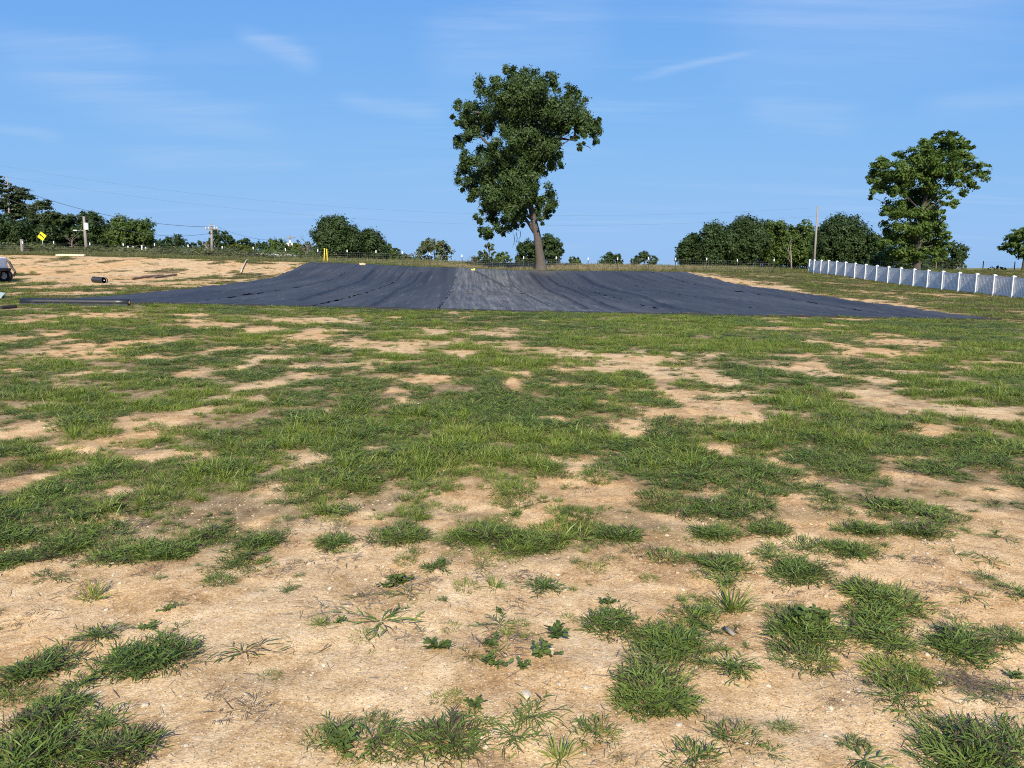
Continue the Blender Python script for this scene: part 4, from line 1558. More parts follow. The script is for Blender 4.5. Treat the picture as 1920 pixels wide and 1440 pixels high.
# the lighter tree behind the white fence
RT = [(1050,130,40),(1120,150,44),(1180,160,40),(1222,190,24),(1000,150,34),(920,180,44),(1080,200,64),(1170,230,54),(980,230,64),(880,240,54),
 (800,270,54),(740,272,34),(600,300,40),(650,292,34),(600,360,46),(680,340,54),(760,350,64),(560,400,34),(540,430,20),(620,430,54),(700,430,64),
 (580,500,36),(560,540,20),(660,500,44),(850,330,74),(940,320,74),(1030,300,74),(1120,310,64),(1200,290,44),(1252,330,34),(1310,330,28),(1340,338,15),
 (1280,400,44),(1210,390,44),(1250,460,30),(1180,460,38),(1160,530,28),(1130,410,54),(1050,400,64),(960,420,74),(870,430,74),(790,430,64),(740,500,44),
 (820,520,54),(900,520,64),(980,500,54),(1060,530,34),(1100,580,34),(1050,570,24),(700,600,54),(640,640,34),(780,610,64),(870,610,64),(950,600,54),
 (1000,640,34),(1040,670,16),(680,670,54),(760,690,64),(850,690,74),(940,690,64),(1020,730,34),(700,760,54),(790,780,74),(890,780,74),(980,790,54),
 (1060,800,34),(660,840,44),(740,860,64),(830,870,74),(930,870,74),(1010,880,54),(1070,880,24),(690,920,44),(780,930,54),(900,930,44),(980,930,44)]
RY = 76.0
cl = [(a, b, c, r * 1.10) for a, b, c, r in traced(RT, 3.6, 1480, 220, RY, 3.2, 6)]


def rp_(x, y):
    return tuple(at(1480 + x / 3.6, 220 + y / 3.6, RY))


b0 = rp_(860, 1030)
tz = gz(b0[0], RY)
trunk = [(b0[0], RY, tz - .2), (b0[0], RY, tz + .25), rp_(862, 960), rp_(868, 880), rp_(880, 760), rp_(895, 640), rp_(930, 500), rp_(980, 360), rp_(1040, 220)]
build_tree('walnut_tree', 'tall sunlit tree with feathery light green leaves behind the white vinyl fence', 'tree',
           trunk, [.46, .36, .31, .28, .24, .20, .15, .10, .05], cl, M['walnut'], M['bark_dark'], 22, per_m2=300, size=.25, limbs=26, trunk_sides=12, limb_from=.2,
           clump=.46, flat=.62, up=.75, limb_r=.3, droop=.15)

# trees along the skyline, left to right
G1 = 'pines at the left end of the tree line'
far_tree('pine_tree', 'ragged pine rising over a bare pale trunk at the left edge of the photo', 6, 322, 26, 112, 'pine', 31, clear=.10, n=44, squash=.40, flat=.5, group=G1, tr=.5, dens=1.1, limbs=5, vbase=475, clump=.55)
far_tree('pine_tree', 'ragged open pine just right of the pale bare trunk', 52, 343, 26, 114, 'pine', 32, clear=.10, n=44, squash=.40, flat=.5, group=G1, tr=.5, dens=1.1, limbs=5, vbase=475, clump=.55)
far_tree('pine_tree', 'lower spreading pine whose branches reach farthest right over the yellow sign', 80, 366, 26, 111, 'pine', 33, clear=.10, n=44, squash=.40, flat=.5, group=G1, tr=.5, dens=1.1, limbs=5, vbase=475, lean=.25, clump=.55)
far_tree('broad_tree', 'dark leafy tree under the pines at the left edge', 14, 408, 44, 106, 'dark', 34, n=34, clear=0, vbase=478, clump=.4)
far_tree('broad_tree', 'dark leafy tree behind the yellow road sign', 68, 412, 44, 108, 'dark', 35, n=34, clear=0, vbase=478, clump=.4)
far_tree('cedar_tree', 'narrow dark cedar between the pines and the leaning light pole', 110, 392, 24, 110, 'dark', 36, n=30, clear=0, vbase=474)
far_tree('cedar_tree', 'short dark cedar just left of the leaning pole with a white box', 140, 397, 24, 112, 'dark', 37, n=30, clear=0, vbase=474)
far_tree('broad_tree', 'tall dark tree standing right behind the leaning pole with a white box', 179, 390, 25, 109, 'dark', 38, n=34, clear=0, vbase=474)
far_tree('broad_tree', 'dark dense tree filling in left of the sunlit tree', 206, 410, 20, 112, 'dark', 39, n=22, clear=0, vbase=472)
far_tree('broad_tree', 'sunlit yellow-green round tree right of the leaning pole', 232, 404, 27, 106, 'mid', 40, n=36, clear=0, vbase=474)
far_tree('broad_tree', 'sunlit green tree at the right end of the left-hand wood', 264, 407, 28, 108, 'mid', 41, n=36, clear=0, vbase=474)
far_tree('broad_tree', 'small dark tree in the gap right of the left-hand wood', 302, 449, 20, 130, 'dark', 42, n=14, clear=0, vbase=480)
far_tree('broad_tree', 'low round dark tree between the left-hand wood and the crossarm pole', 336, 441, 29, 135, 'dark', 43, n=26, clear=0, vbase=484)
far_tree('broad_tree', 'low dark tree left beside the crossarm pole', 376, 452, 22, 138, 'dark', 44, n=16, clear=0, vbase=484)
far_tree('broad_tree', 'slim dark tree rising right behind the crossarm pole', 404, 427, 12, 126, 'dark', 45, n=18, clear=.1, vbase=484)
far_tree('broad_tree', 'round dark tree with gaps just right of the crossarm pole', 424, 430, 17, 125, 'dark', 46, n=26, clear=.05, vbase=484)
far_tree('bush', 'bright yellow-green bush right of the crossarm pole', 447, 454, 26, 112, 'bright', 47, 'bush', n=18, clear=0, shape='bush', vbase=482)
far_tree('broad_tree', 'dark tree top behind the bright yellow-green bush', 458, 444, 16, 142, 'dark', 48, n=14, clear=0, vbase=486)
far_tree('broad_tree', 'low dark tree above the left end of the pale roof', 488, 449, 20, 145, 'dark', 49, n=16, clear=0, vbase=490)
far_tree('broad_tree', 'green tree above the middle of the pale roof', 521, 446, 20, 140, 'mid', 50, n=20, clear=0, vbase=490)
far_tree('broad_tree', 'yellowish green tree right of the short pole with white boxes', 560, 450, 16, 138, 'bright', 51, n=16, clear=0, vbase=490)
far_tree('broad_tree', 'thin olive tree at the left foot of the big round dark tree', 579, 454, 16, 132, 'pale', 52, n=14, clear=0, vbase=492, dens=.7)
far_tree('broad_tree', 'big round dark tree behind the yellow marker posts', 633, 404, 44, 108, 'dark', 53, n=60, clear=0, vbase=500, clump=.38)
far_tree('broad_tree', 'dark tree leaning on the right side of the big round tree', 688, 429, 34, 110, 'dark', 54, n=40, clear=0, vbase=500)
far_tree('broad_tree', 'lower green tree sloping down right of the dark pair', 714, 452, 20, 112, 'mid', 55, n=20, clear=0, vbase=500)
far_tree('bush', 'small dark bush right of the dark pair of trees', 741, 462, 13, 125, 'mid', 56, 'bush', n=12, clear=0, vbase=500)
far_tree('bush', 'low pale green bush between the dark trees and the willow', 772, 473, 20, 115, 'pale', 57, 'bush', n=12, clear=0, shape='bush', vbase=497)
far_tree('willow_tree', 'loose pale grey-green tree with sky showing through left of the tall tree', 814, 446, 34, 108, 'pale', 58, n=26, clear=.02, vbase=500, dens=.75, limbs=12, clump=.30)
far_tree('broad_tree', 'small dark tree under the left side of the tall tree crown', 905, 470, 20, 140, 'dark', 59, n=16, clear=0, vbase=504)
far_tree('broad_tree', 'slim grey-green tree peeking out below the lowest leaves of the tall tree', 918, 452, 12, 142, 'pale', 60, n=12, clear=.1, vbase=504)
far_tree('broad_tree', 'small round green tree between the slim one and the tall trunk', 943, 473, 16, 138, 'mid', 61, n=14, clear=0, vbase=504)
far_tree('broad_tree', 'dark tree standing left behind the tall trunk', 990, 449, 24, 128, 'dark', 62, n=28, clear=0, vbase=506)
far_tree('broad_tree', 'dark open tree standing right behind the tall trunk', 1028, 437, 25, 127, 'dark', 63, n=26, clear=.05, vbase=506)
far_tree('bush', 'low round bush alone just right of the tall trunk', 1076, 480, 18, 135, 'mid', 64, 'bush', n=12, clear=0, shape='bush', vbase=506)
far_tree('broad_tree', 'left one of two lone tree tops on the bare skyline', 1145, 471, 26, 150, 'dark', 65, n=22, clear=0, shape='bush', vbase=508)
far_tree('broad_tree', 'right one of two lone tree tops on the bare skyline', 1209, 471, 27, 150, 'dark', 66, n=22, clear=0, shape='bush', vbase=508)
far_tree('broad_tree', 'dark tree at the left tip of the right-hand wood', 1297, 436, 27, 122, 'dark', 67, n=34, clear=0, vbase=508)
far_tree('broad_tree', 'wide dark tree second from the left in the right-hand wood', 1340, 418, 36, 120, 'dark', 68, n=46, clear=0, vbase=508)
far_tree('broad_tree', 'highest tree of the right-hand wood, sunlit at its top', 1392, 406, 40, 121, 'dark', 69, n=50, clear=0, vbase=508)
far_tree('broad_tree', 'tree in the right-hand wood above the bare pale trunk', 1450, 412, 34, 122, 'mid', 70, n=40, clear=.12, vbase=510)
far_tree('broad_tree', 'tree at the right end of the wood, left of the tall thin pole', 1500, 411, 30, 121, 'mid', 71, n=40, clear=.1, vbase=510)
far_tree('broad_tree', 'round nearly black tree just right of the tall thin pole', 1577, 401, 46, 100, 'dark', 72, n=56, clear=0, vbase=512)
far_tree('broad_tree', 'lower dark tree between the round black tree and the light green one', 1640, 431, 26, 98, 'dark', 73, n=30, clear=0, vbase=512)
far_tree('broad_tree', 'small bushy green tree low behind the white fence', 1652, 470, 26, 90, 'mid', 74, n=20, clear=0, vbase=512)
far_tree('broad_tree', 'dark spreading tree low on the right side of the light green one', 1775, 452, 30, 96, 'dark', 75, n=24, clear=.1, vbase=512, lean=.2)
far_tree('walnut_tree', 'dark tree cut by the right edge of the photo beyond the wire fence', 1921, 420, 38, 84, 'walnut', 76, n=34, clear=.28, vbase=512, tr=1.6, flat=.6, up=.7)

# continuous low undergrowth below the far trees
def undergrowth(name, label, u0, u1, prof, Y, mat, seed, zbase):
    rng = np.random.default_rng(seed)
    cl = []
    u = u0
    while u < u1:
        vt = np.interp(u, [p[0] for p in prof], [p[1] for p in prof]) + rng.uniform(-4, 6)
        y = Y + rng.uniform(-4, 4)
        top = at(u, vt, y)
        zb = at(u, zbase(u), y).z
        for k in range(5):
            r = rng.uniform(.8, 1.5)
            cl.append((top.x + rng.uniform(-.6, .6), y + rng.uniform(-1.5, 1.5), zb + (top.z - r - zb) * (k + rng.uniform(.6, 1)) / 5, r))
        u += rng.uniform(6, 10)
    V, Qd, va = leaves(cl, 34, .30, rng, clump=.42)
    tag(link(name, np_mesh(name, V, Qd, M[mat], attrs={'var': va})), label, 'undergrowth', kind='stuff')


undergrowth('undergrowth', 'dark undergrowth filling the foot of the left-hand wood', -60, 300, [(-60, 415), (100, 424), (200, 420), (270, 430), (290, 450)], 116, 'dark', 7, lambda u: 478)
undergrowth('undergrowth', 'mixed green scrub along the far tree line left of the big round tree', 290, 800, [(290, 458), (400, 462), (600, 466), (720, 472), (800, 484)], 130, 'mid', 8, lambda u: 482 + (u - 290) * .03)
undergrowth('undergrowth', 'dark undergrowth filling the foot of the right-hand wood', 1285, 1780, [(1285, 455), (1340, 436), (1400, 428), (1520, 428), (1620, 440), (1700, 462), (1780, 490)], 126, 'dark', 9, lambda u: 512)

# low shrubs along the road on the left
for i, (u, vt, hw, Y, mt, lb) in enumerate([
        (18, 452, 24, 92, 'pale', 'brownish roadside shrub at the left edge'), (62, 455, 18, 93, 'mid', 'green roadside shrub left below the yellow sign'),
        (94, 452, 18, 92, 'pale', 'greyish roadside shrub right below the yellow sign'), (182, 458, 26, 95, 'mid', 'low shrub right of the foot of the leaning pole'),
        (228, 460, 26, 95, 'mid', 'low shrub in front of the sunlit trees at the left'), (1545, 478, 18, 82, 'mid', 'bushy weed at the far corner of the white fence'),
        (1800, 492, 16, 88, 'pale', 'dry brown weed clump beyond the white fence'), (1870, 498, 20, 88, 'pale', 'low dry weeds near the right edge beyond the white fence')]):
    far_tree('shrub', lb, u, vt, hw, Y, mt, 120 + i, 'shrub', n=12, clear=0, shape='bush', dens=.75, limbs=5, tr=.5)


rr0 = random.Random(12)


def bare_tree(name, label, u, vtop, vbase, Y, spread, seed, mat, cat='dead tree', depth=4, r0=.09, lean=0, nl=7):
    rng = random.Random(seed)
    b, tpt = at(u, vbase, Y), at(u + lean, vtop, Y)
    H = tpt.z - b.z
    root = thing(name, b, label, cat)
    trunk_ = br = MB()
    top = Vector((tpt.x, Y, b.z + H * .62))
    trunk_.tube([b - Vector((0, 0, .3)), b.lerp(top, .5) + Vector((rng.uniform(-.1, .1), 0, 0)), top], [r0 * 1.3, r0, r0 * .6], 7)

    def grow(p, d, L, r, lv):
        q = p + d * L
        m = p.lerp(q, .5) + Vector((rng.uniform(-1, 1), rng.uniform(-1, 1), rng.uniform(-.3, 1))) * L * .08
        br.tube([p, m, q], [r, r * .75, r * .5], 4, cap=False)
        if lv:
            for _ in range(3):
                dd = (d + Vector((rng.uniform(-1, 1), rng.uniform(-1, 1), rng.uniform(-.3, .8))) * .75).normalized()
                grow(p.lerp(q, rng.uniform(.45, 1)), dd, L * rng.uniform(.5, .75), r * .5, lv - 1)
    for i in range(nl):
        f = .3 + .7 * i / max(nl - 1, 1)
        p = b.lerp(top, f)
        an = rng.uniform(0, 6.283)
        d = Vector((math.cos(an) * spread, math.sin(an) * spread * .7, rng.uniform(.35, 1))).normalized()
        grow(p, d, H * rng.uniform(.22, .36), r0 * .45, depth - 2)
    trunk_.build('trunk', M[mat], root, b, smooth=True)
    return root


b_, t_ = at(17.5, 470, 112), at(14, 330, 112)
root = thing('dead_tree', b_, 'bare pale trunk with stubs standing among the left-hand pines', 'dead tree')
mb = MB().tube([b_ - Vector((0, 0, .5)), b_.lerp(t_, .5) + Vector((.12, 0, 0)), t_], [.22, .17, .05], 8)
for f, dx, dz in ((.62, -1.0, 1.9), (.55, 1.1, .1), (.7, .8, 1.0), (.8, -.5, .9), (.86, .6, .6), (.48, -1.3, -.1), (.42, 1.4, -.2), (.92, -.35, .4)):
    p_ = b_.lerp(t_, f)
    mb.tube([p_, p_ + Vector((dx * .5, rr0.uniform(-.3, .1), dz * .35)), p_ + Vector((dx, rr0.uniform(-.5, .1), dz))], [.07, .05, .02], 5)
mb.build('trunk', M['bark_pale'], root, b_, smooth=True)
bare_tree('dead_tree', 'grey leafless shrub left of the foot of the leaning pole', 135, 434, 468, 96, 1.3, 4, 'twig', r0=.10)
bare_tree('dead_tree', 'leafless twigs sticking up right of the big round dark tree', 706, 426, 495, 114, .8, 5, 'twig', r0=.07)
bare_tree('dead_tree', 'thin dead tree left of the big round dark tree', 575, 440, 492, 125, .8, 6, 'twig', r0=.08)
bare_tree('dead_tree', 'pale forked snag leaning at the foot of the crossarm pole', 397, 452, 482, 103, .5, 8, 'bark_pale', r0=.09, lean=-10)
bare_tree('dead_tree', 'brown leafless bush between the pale willow and the tall tree', 886, 474, 500, 118, 1.3, 9, 'twig', r0=.04)
bare_tree('dead_tree', 'bare pale trunk at the edge of the right-hand wood', 1484, 448, 508, 112, .35, 10, 'bark_pale', r0=.10, nl=3, depth=3)

# ------------------------------------------------------------------ wire fence on steel posts
POST_U = [-12, 46, 104, 172, 234, 292, 355, 418, 476, 537, 596, 652, 705, 755, 806, 867, 924, 982, 1043, 1103, 1158, 1216, 1266, 1325, 1383, 1450]
FYY = 75.0
pos = []
for u in POST_U:
    x = at(u, 495, FYY).x
    pos.append((x, FYY, gz(x, FYY)))
root = thing('wire_fence', pos[0], 'long wire fence on dark steel posts with white tops behind the black cloth', 'wire fence')
o0 = Vector(pos[0])
mb = MB()
mb.box((0, 0, .62), (.065, .014, 1.36)).box((0, .024, .62), (.014, .04, 1.36))
mb.box((0, -.012, .9), (.058, .014, .02)).box((0, -.012, .6), (.058, .014, .02)).box((0, -.012, .3), (.058, .014, .02))
pm = mb.build('steel_post', M['steel_green'], root)
mb = MB().box((0, .01, 1.22), (.08, .08, .22))
cp = mb.build('white_tip', M['white_paint'], pm)
rr_ = random.Random(4)
for i, p in enumerate(pos):
    a = pm if i == 0 else pm.copy()
    c2 = cp if i == 0 else cp.copy()
    if i:
        COL.objects.link(a)
        COL.objects.link(c2)
        c2.parent = a
    a.parent = root
    a.location = Vector(p) - o0 + Vector((0, 0, rr_.uniform(-.06, .05)))
    a.rotation_euler = (rr_.uniform(-.03, .03), rr_.uniform(-.035, .035), 0)
mb = MB()
for h in (.08, .22, .36, .52, .70, .90, 1.12):
    pts = [(p[0], p[1] - .03, p[2] + h) for p in pos]
    mb.tube(pts, .0032, 3)
for (a, b) in zip(pos[:-1], pos[1:]):
    n = 14
    for j in range(n):
        f = j / n
        x, z = a[0] + (b[0] - a[0]) * f, a[2] + (b[2] - a[2]) * f
        mb.tube([(x, FYY - .03, z + .08), (x, FYY - .03, z + 1.12)], .0021, 3, cap=False)
w = mb.build('wire_mesh', M['wire'], root, o0)
w['kind'] = 'stuff'


def small_fence(name, label, pts, hp, mat, wires, rp=.05):
    root = thing(name, pts[0], label, 'wire fence')
    o = Vector(pts[0])
    for p in pts:
        mb = MB().tube([(p[0], p[1], p[2] - .2), (p[0] + .02, p[1], p[2] + hp)], [rp, rp * .9], 7)
        mb.build('fence_post', M[mat], root, o, smooth=False)
    mb = MB()
    for h in wires:
        mb.tube([(p[0], p[1] - rp, p[2] + h) for p in pts], .004, 3)
    for a, b in zip(pts[:-1], pts[1:]):
        n = int(max(4, abs(b[0] - a[0]) / .3))
        for j in range(n):
            f = j / n
            x, y, z = (a[i] + (b[i] - a[i]) * f for i in range(3))
            mb.tube([(x, y - rp, z + wires[0]), (x, y - rp, z + wires[-1])], .0026, 3, cap=False)
    w = mb.build('wire_mesh', M['wire'], root, o)
    w['kind'] = 'stuff'


pts = []
for u in (1560, 1650, 1755, 1843, 1902, 1985):
    x = at(u, 500, 88).x
    pts.append((x, 88, gz(x, 88)))
small_fence('wire_fence', 'low wire fence on wooden posts against the sky right of the light green tree', pts, 1.25, 'brown_wood', (.1, .35, .6, .85, 1.1), .06)
pts = []
for u in (330, 365, 400, 440):
    p = at(u, 484, 100)
    pts.append((p.x, 100, gz(p.x, 100)))
small_fence('wire_fence', 'second wire fence farther back around the crossarm pole', pts, 1.7, 'steel_green', (.3, .6, .9, 1.2, 1.5), .04)
p = at(43, 478, 80)
mb = MB().tube([(p.x, 80, gz(p.x, 80) - .2), (p.x + .02, 80, gz(p.x, 80) + .9), (p.x + .03, 80, gz(p.x, 80) + 1.55)], [.20, .19, .17], 10)
tag(mb.build('wooden_post', M['pole_wood'], None, (p.x, 80, gz(p.x, 80)), bevel=.02), 'thick weathered grey wooden post left of the yellow sign', 'post')
for i, (u, hh_, lb) in enumerate([(241, .75, 'short white roadside post, first from the left'), (251, .75, 'short white roadside post, second from the left'),
                                  (267, 1.0, 'tallest white roadside post of the four'), (274, .7, 'short white roadside post at the right end')]):
    p = at(u, 476, 97)
    zb = gz(p.x, 97)
    mb = MB().box((p.x, 97, zb + .75 + hh_ / 3), (.16, .12, hh_ * .66)).tube([(p.x, 97, zb - .1), (p.x, 97, zb + .6)], .04, 6)
    tag(mb.build('roadside_post', M['white_paint'], None, (p.x, 97, zb), bevel=.02), lb, 'post', 'short white roadside posts')

# ------------------------------------------------------------------ white vinyl fence
VU = [1518, 1527, 1540, 1554, 1569, 1586, 1604, 1624, 1645, 1667, 1690.5, 1715.5, 1742, 1770, 1801, 1834, 1867.5, 1903.5, 1943, 1986]
VP = []
for u in VU:
    k_ = .03
    y = (29 + 75 * k_) / ((u - 960) / F * .988 + k_)
    x = 29 + k_ * (75 - y)
    VP.append((x, y, float(terrain(x, y)[0])))
n_post = len(VP)
VH = 1.22
root = thing('vinyl_fence', VP[0], 'long white vinyl picket fence running down the right side of the field', 'fence')
o0 = Vector(VP[0])
pb = MB().box((0, 0, VH / 2 - .05), (.17, .13, VH + .1)).build('fence_post', M['white_vinyl'], root, bevel=.012)
cb = MB().box((0, 0, VH + .03), (.21, .17, .05)).box((0, 0, VH + .08), (.19, .15, .05), taper=.15).build('post_cap', M['white_vinyl'], pb)
rl = None
for i, p in enumerate(VP):
    a, c2 = (pb, cb) if i == 0 else (pb.copy(), cb.copy())
    if i:
        COL.objects.link(a)
        COL.objects.link(c2)
        c2.parent = a
        a.parent = root
    a.location = Vector(p) - o0
for i in range(n_post - 1):
    a, b = Vector(VP[i]), Vector(VP[i + 1])
    for hh_, nm in ((VH - .07, 'top_rail'), (.13, 'bottom_rail')):
        m0, m1 = a + Vector((0, -.066, hh_)), b + Vector((0, .066, hh_))
        mb = MB()
        d = (m1 - m0)
        for s in (-1, 1):
            pass
        w_, h_ = .05, .12
        vs = []
        for q in (m0, m1):
            for sx, sz_ in ((-1, -1), (1, -1), (1, 1), (-1, 1)):
                vs.append(q + Vector((sx * w_ / 2, 0, sz_ * h_ / 2)))
        mb.poly(vs, [(0, 1, 2, 3), (7, 6, 5, 4), (0, 4, 5, 1), (1, 5, 6, 2), (2, 6, 7, 3), (3, 7, 4, 0)])
        mb.build(nm, M['white_vinyl'], root, o0)
    mb = MB()
    n = 12
    for j in range(n):
        f0, f1 = (j + .20) / n, (j + .80) / n
        for f, g_ in ((f0, f1),):
            y0, y1 = a.y + (b.y - a.y) * (.035 + f * .93), a.y + (b.y - a.y) * (.035 + g_ * .93)
            z0, z1 = a.z + (b.z - a.z) * f, a.z + (b.z - a.z) * g_
            zb_ = (z0 + z1) / 2
            xm = a.x + (b.x - a.x) * f
            xm = a.x + (b.x - a.x) * (f0 + f1) / 2
            mb.box((xm - .012, (y0 + y1) / 2, zb_ + .63), (.026, abs(y1 - y0), 1.03))
    # a thin sheet closes the gaps behind the pickets
    q0, q1 = a + Vector((.085, -.07, 0)), b + Vector((.085, .07, 0))
    mb.poly([q0 + Vector((0, 0, .1)), q1 + Vector((0, 0, .1)), q1 + Vector((0, 0, VH - .08)), q0 + Vector((0, 0, VH - .08)),
             q0 + Vector((.008, 0, .1)), q1 + Vector((.008, 0, .1)), q1 + Vector((.008, 0, VH - .08)), q0 + Vector((.008, 0, VH - .08))],
            [(0, 1, 2, 3), (7, 6, 5, 4), (0, 4, 5, 1), (3, 2, 6, 7)])
    w = mb.build('picket_panel', M['panel_vinyl'], root, o0)
    w['kind'] = 'stuff'

# ------------------------------------------------------------------ poles, wires, sign
def pole(name, label, u0, v0, u1, v1, Y, r, mat, extra=None, below=1.5):
    t_, b_ = at(u0, v0, Y), at(u1, v1, Y)
    b_.z = min(b_.z, gz(b_.x, Y)) - .2
    t_.x = t_.x * .35 + b_.x * .65 if abs(u0 - u1) > 4 else t_.x
    root = thing(name, b_, label, 'utility pole')
    MB().tube([b_, b_.lerp(t_, .5), t_], [r * 1.2, r, r * .75], 9).build('pole', M[mat], root, b_, smooth=True)
    if extra:
        extra(root, b_, t_)
    return t_


def ex1(root, b, t):
    d = b - t
    p = t + d * .24
    MB().tube([p + Vector((.30, -.1, -.42)), p + Vector((.30, -.1, .42))], .24, 12).build('transformer', M['white_paint'], root, b, smooth=False)
    q = t + d * .36
    MB().tube([q, q + Vector((-.45, -.1, .12)), q + Vector((-1.0, -.15, .10))], .03, 6).build('lamp_arm', M['grey_metal'], root, b)
    MB().box(q + Vector((-1.15, -.15, .08)), (.45, .2, .14)).build('lamp_head', M['white_paint'], root, b, bevel=.03)


def ex2(root, b, t):
    z = t.z
    MB().box((t.x, t.y - .12, z - .72), (1.7, .1, .13)).build('crossarm', M['brown_wood'], root, b)
    mb = MB()
    for dx in (-.75, -.4, .4, .75):
        mb.tube([(t.x + dx, t.y - .12, z - .66), (t.x + dx, t.y - .12, z - .42)], [.06, .035], 7)
    mb.build('insulators', M['white_paint'], root, b)
    MB().tube([(t.x - .12, t.y - .2, z - .35), (t.x + .55, t.y - .2, z - .3)], .05, 6).build('fuse_bracket', M['grey_metal'], root, b)


def ex3(root, b, t):
    z = t.z
    MB().box((t.x, t.y - .1, z - .45), (1.9, .1, .12)).build('crossarm', M['pole_wood'], root, b)
    for dx in (-.38, .38):
        MB().tube([(t.x + dx, t.y - .2, z - 2.0), (t.x + dx, t.y - .2, z - 1.35)], .2, 10).build('transformer', M['white_paint'], root, b)
    MB().box((t.x, t.y - .2, z - 1.15), (.22, .2, .5)).build('switch_box', M['white_paint'], root, b)


T1 = pole('utility_pole', 'pale leaning utility pole carrying a white box and a street lamp arm', 157, 406, 162, 466, 100, .19, 'pole_light', ex1)
T2 = pole('utility_pole', 'utility pole with a dark crossarm standing left of the round dark tree', 396.5, 419, 397.5, 482, 104, .17, 'pole_light', ex2)
T3 = pole('utility_pole', 'distant short utility pole with white transformers above the pale roof', 544, 441, 544, 490, 140, .16, 'pole_wood', ex3)
T4 = pole('utility_pole', 'tall thin bare utility pole at the far end of the white fence', 1535, 386, 1526, 500, 95, .125, 'pole_light')


def wire(label, pts, r=.014, sag=0.0, name='power_line'):
    out = []
    for a, b in zip(pts[:-1], pts[1:]):
        a, b = Vector(a), Vector(b)
        n = 22
        for i in range(n):
            f = i / n
            p = a.lerp(b, f)
            p.z -= sag * 4 * f * (1 - f)
            out.append(p)
    out.append(Vector(pts[-1]))
    ob = MB().tube(out, r, 4).build(name, M['cable'], None, out[0])
    return tag(ob, label, 'power line')


A0 = at(-60, 318, 96)
wire('power line sloping down over the left pines to the right', [A0, T2 + Vector((-.3, -.1, -.45))], .026, 1.6)
wire('lower power line from the left pines to the leaning pole', [at(-40, 345, 96), T1], .018, .9)
wire('power line from the leaning pole to the crossarm pole', [T1 + Vector((.1, 0, -.1)), T2 + Vector((.3, -.1, -1.2))], .02, 1.2)
wire('upper line from the crossarm pole to the short distant pole', [T2 + Vector((.75, -.12, -.42)), T3 + Vector((.8, -.1, -.4))], .016, 1.0)
wire('upper faint line across the sky from the far left to the tall thin pole', [at(-60, 300, 100), T4 + Vector((0, 0, -.2))], .005, 3.2)
wire('lower faint line across the sky from the far left to the tall thin pole', [at(-60, 318, 100), T4 + Vector((0, 0, -1.2))], .005, 3.4)

p = at(78.5, 443, 92)
zb = gz(p.x, 92)
root = thing('road_sign', (p.x, 92, zb), 'yellow diamond warning sign with a black left curve arrow', 'road sign')
o0 = Vector(root.location)
MB().box((p.x, 92.04, (zb + p.z) / 2), (.06, .04, p.z - zb + .3)).build('sign_post', M['grey_metal'], root, o0)
hs_ = .56
rot = Matrix.Rotation(math.radians(-8), 3, 'Y')
sq = [Vector((0, 0, hs_)), Vector((hs_, 0, 0)), Vector((0, 0, -hs_)), Vector((-hs_, 0, 0))]


def plate(pts2, y, th):
    k = len(pts2)
    vs = [rot @ q + Vector((p.x, y, p.z)) for q in pts2] + [rot @ q + Vector((p.x, y + th, p.z)) for q in pts2]
    return vs, [tuple(range(k))[::-1], tuple(range(k, 2 * k))] + [(i, (i + 1) % k, (i + 1) % k + k, i + k) for i in range(k)]


MB().poly(*plate(sq, 92.0, .012)).build('sign_plate', M['sign_yellow'], root, o0)
arc = []
for i in range(9):
    f = i / 8
    an = math.radians(0 + 62 * f)
    arc.append(Vector((-.26 + .40 * math.cos(an), 0, -.26 + .42 * math.sin(an))))
shaft = [Vector((q.x + .065 * math.cos(math.radians(62 * i / 8)), 0, q.z + .065 * math.sin(math.radians(62 * i / 8)))) for i, q in enumerate(arc)] + \
        [Vector((q.x - .065 * math.cos(math.radians(62 * i / 8)), 0, q.z - .065 * math.sin(math.radians(62 * i / 8)))) for i, q in reversed(list(enumerate(arc)))]
mb = MB()
k = 9
o_ = []
for i in range(8):
    quad = [shaft[i], shaft[i + 1], shaft[16 - i], shaft[17 - i]]
    mb.poly(*plate(quad, 91.992, .006))
tip = [Vector((-.28, 0, .26)), Vector((-.02, 0, .28)), Vector((-.14, 0, .02))]
mb.poly(*plate(tip, 91.992, .006))
mb.build('arrow', M['sign_black'], root, o0)
edge_ = MB()
for i in range(4):
    a, b = sq[i] * .93, sq[(i + 1) % 4] * .93
    c_, d_ = sq[i] * .965, sq[(i + 1) % 4] * .965
    edge_.poly(*plate([a, c_, d_, b], 91.994, .005))
edge_.build('black_border', M['sign_black'], root, o0)

# pale low roof behind the tall grass
a, b = at(466, 484, 112), at(548, 484, 116)
root = thing('low_shed', (a.x, 112, gz(a.x, 112)), 'long low pale roof showing over the grass below the short distant pole', 'shed')
o0 = Vector(root.location)
za, zt, zb2 = at(466, 480.5, 112).z, at(470, 473.5, 112).z, at(548, 477.5, 116).z
mb = MB()
vs = [(a.x - .35, 112, za), (b.x, 116, zb2 - .35), (b.x, 118, zb2), (a.x + .3, 114, zt), (a.x - .35, 118, za - .1), (b.x, 121, zb2 - .45)]
mb.poly(vs, [(0, 1, 2, 3), (3, 2, 5, 4), (0, 3, 4), (1, 5, 2)])
mb.build('roof', M['roof'], root, o0)
mb = MB().poly([(a.x - .1, 112.3, za - 2.5), (b.x - .2, 116.3, za - 2.5), (b.x - .2, 116.3, zb2 - .36), (a.x - .1, 112.3, za - .01),
                (a.x - .1, 117.5, za - 2.5), (b.x - .2, 120.5, za - 2.5), (b.x - .2, 120.5, zb2 - .5), (a.x - .1, 117.5, za - .15)],
               [(0, 1, 2, 3), (5, 4, 7, 6), (4, 0, 3, 7), (1, 5, 6, 2)])
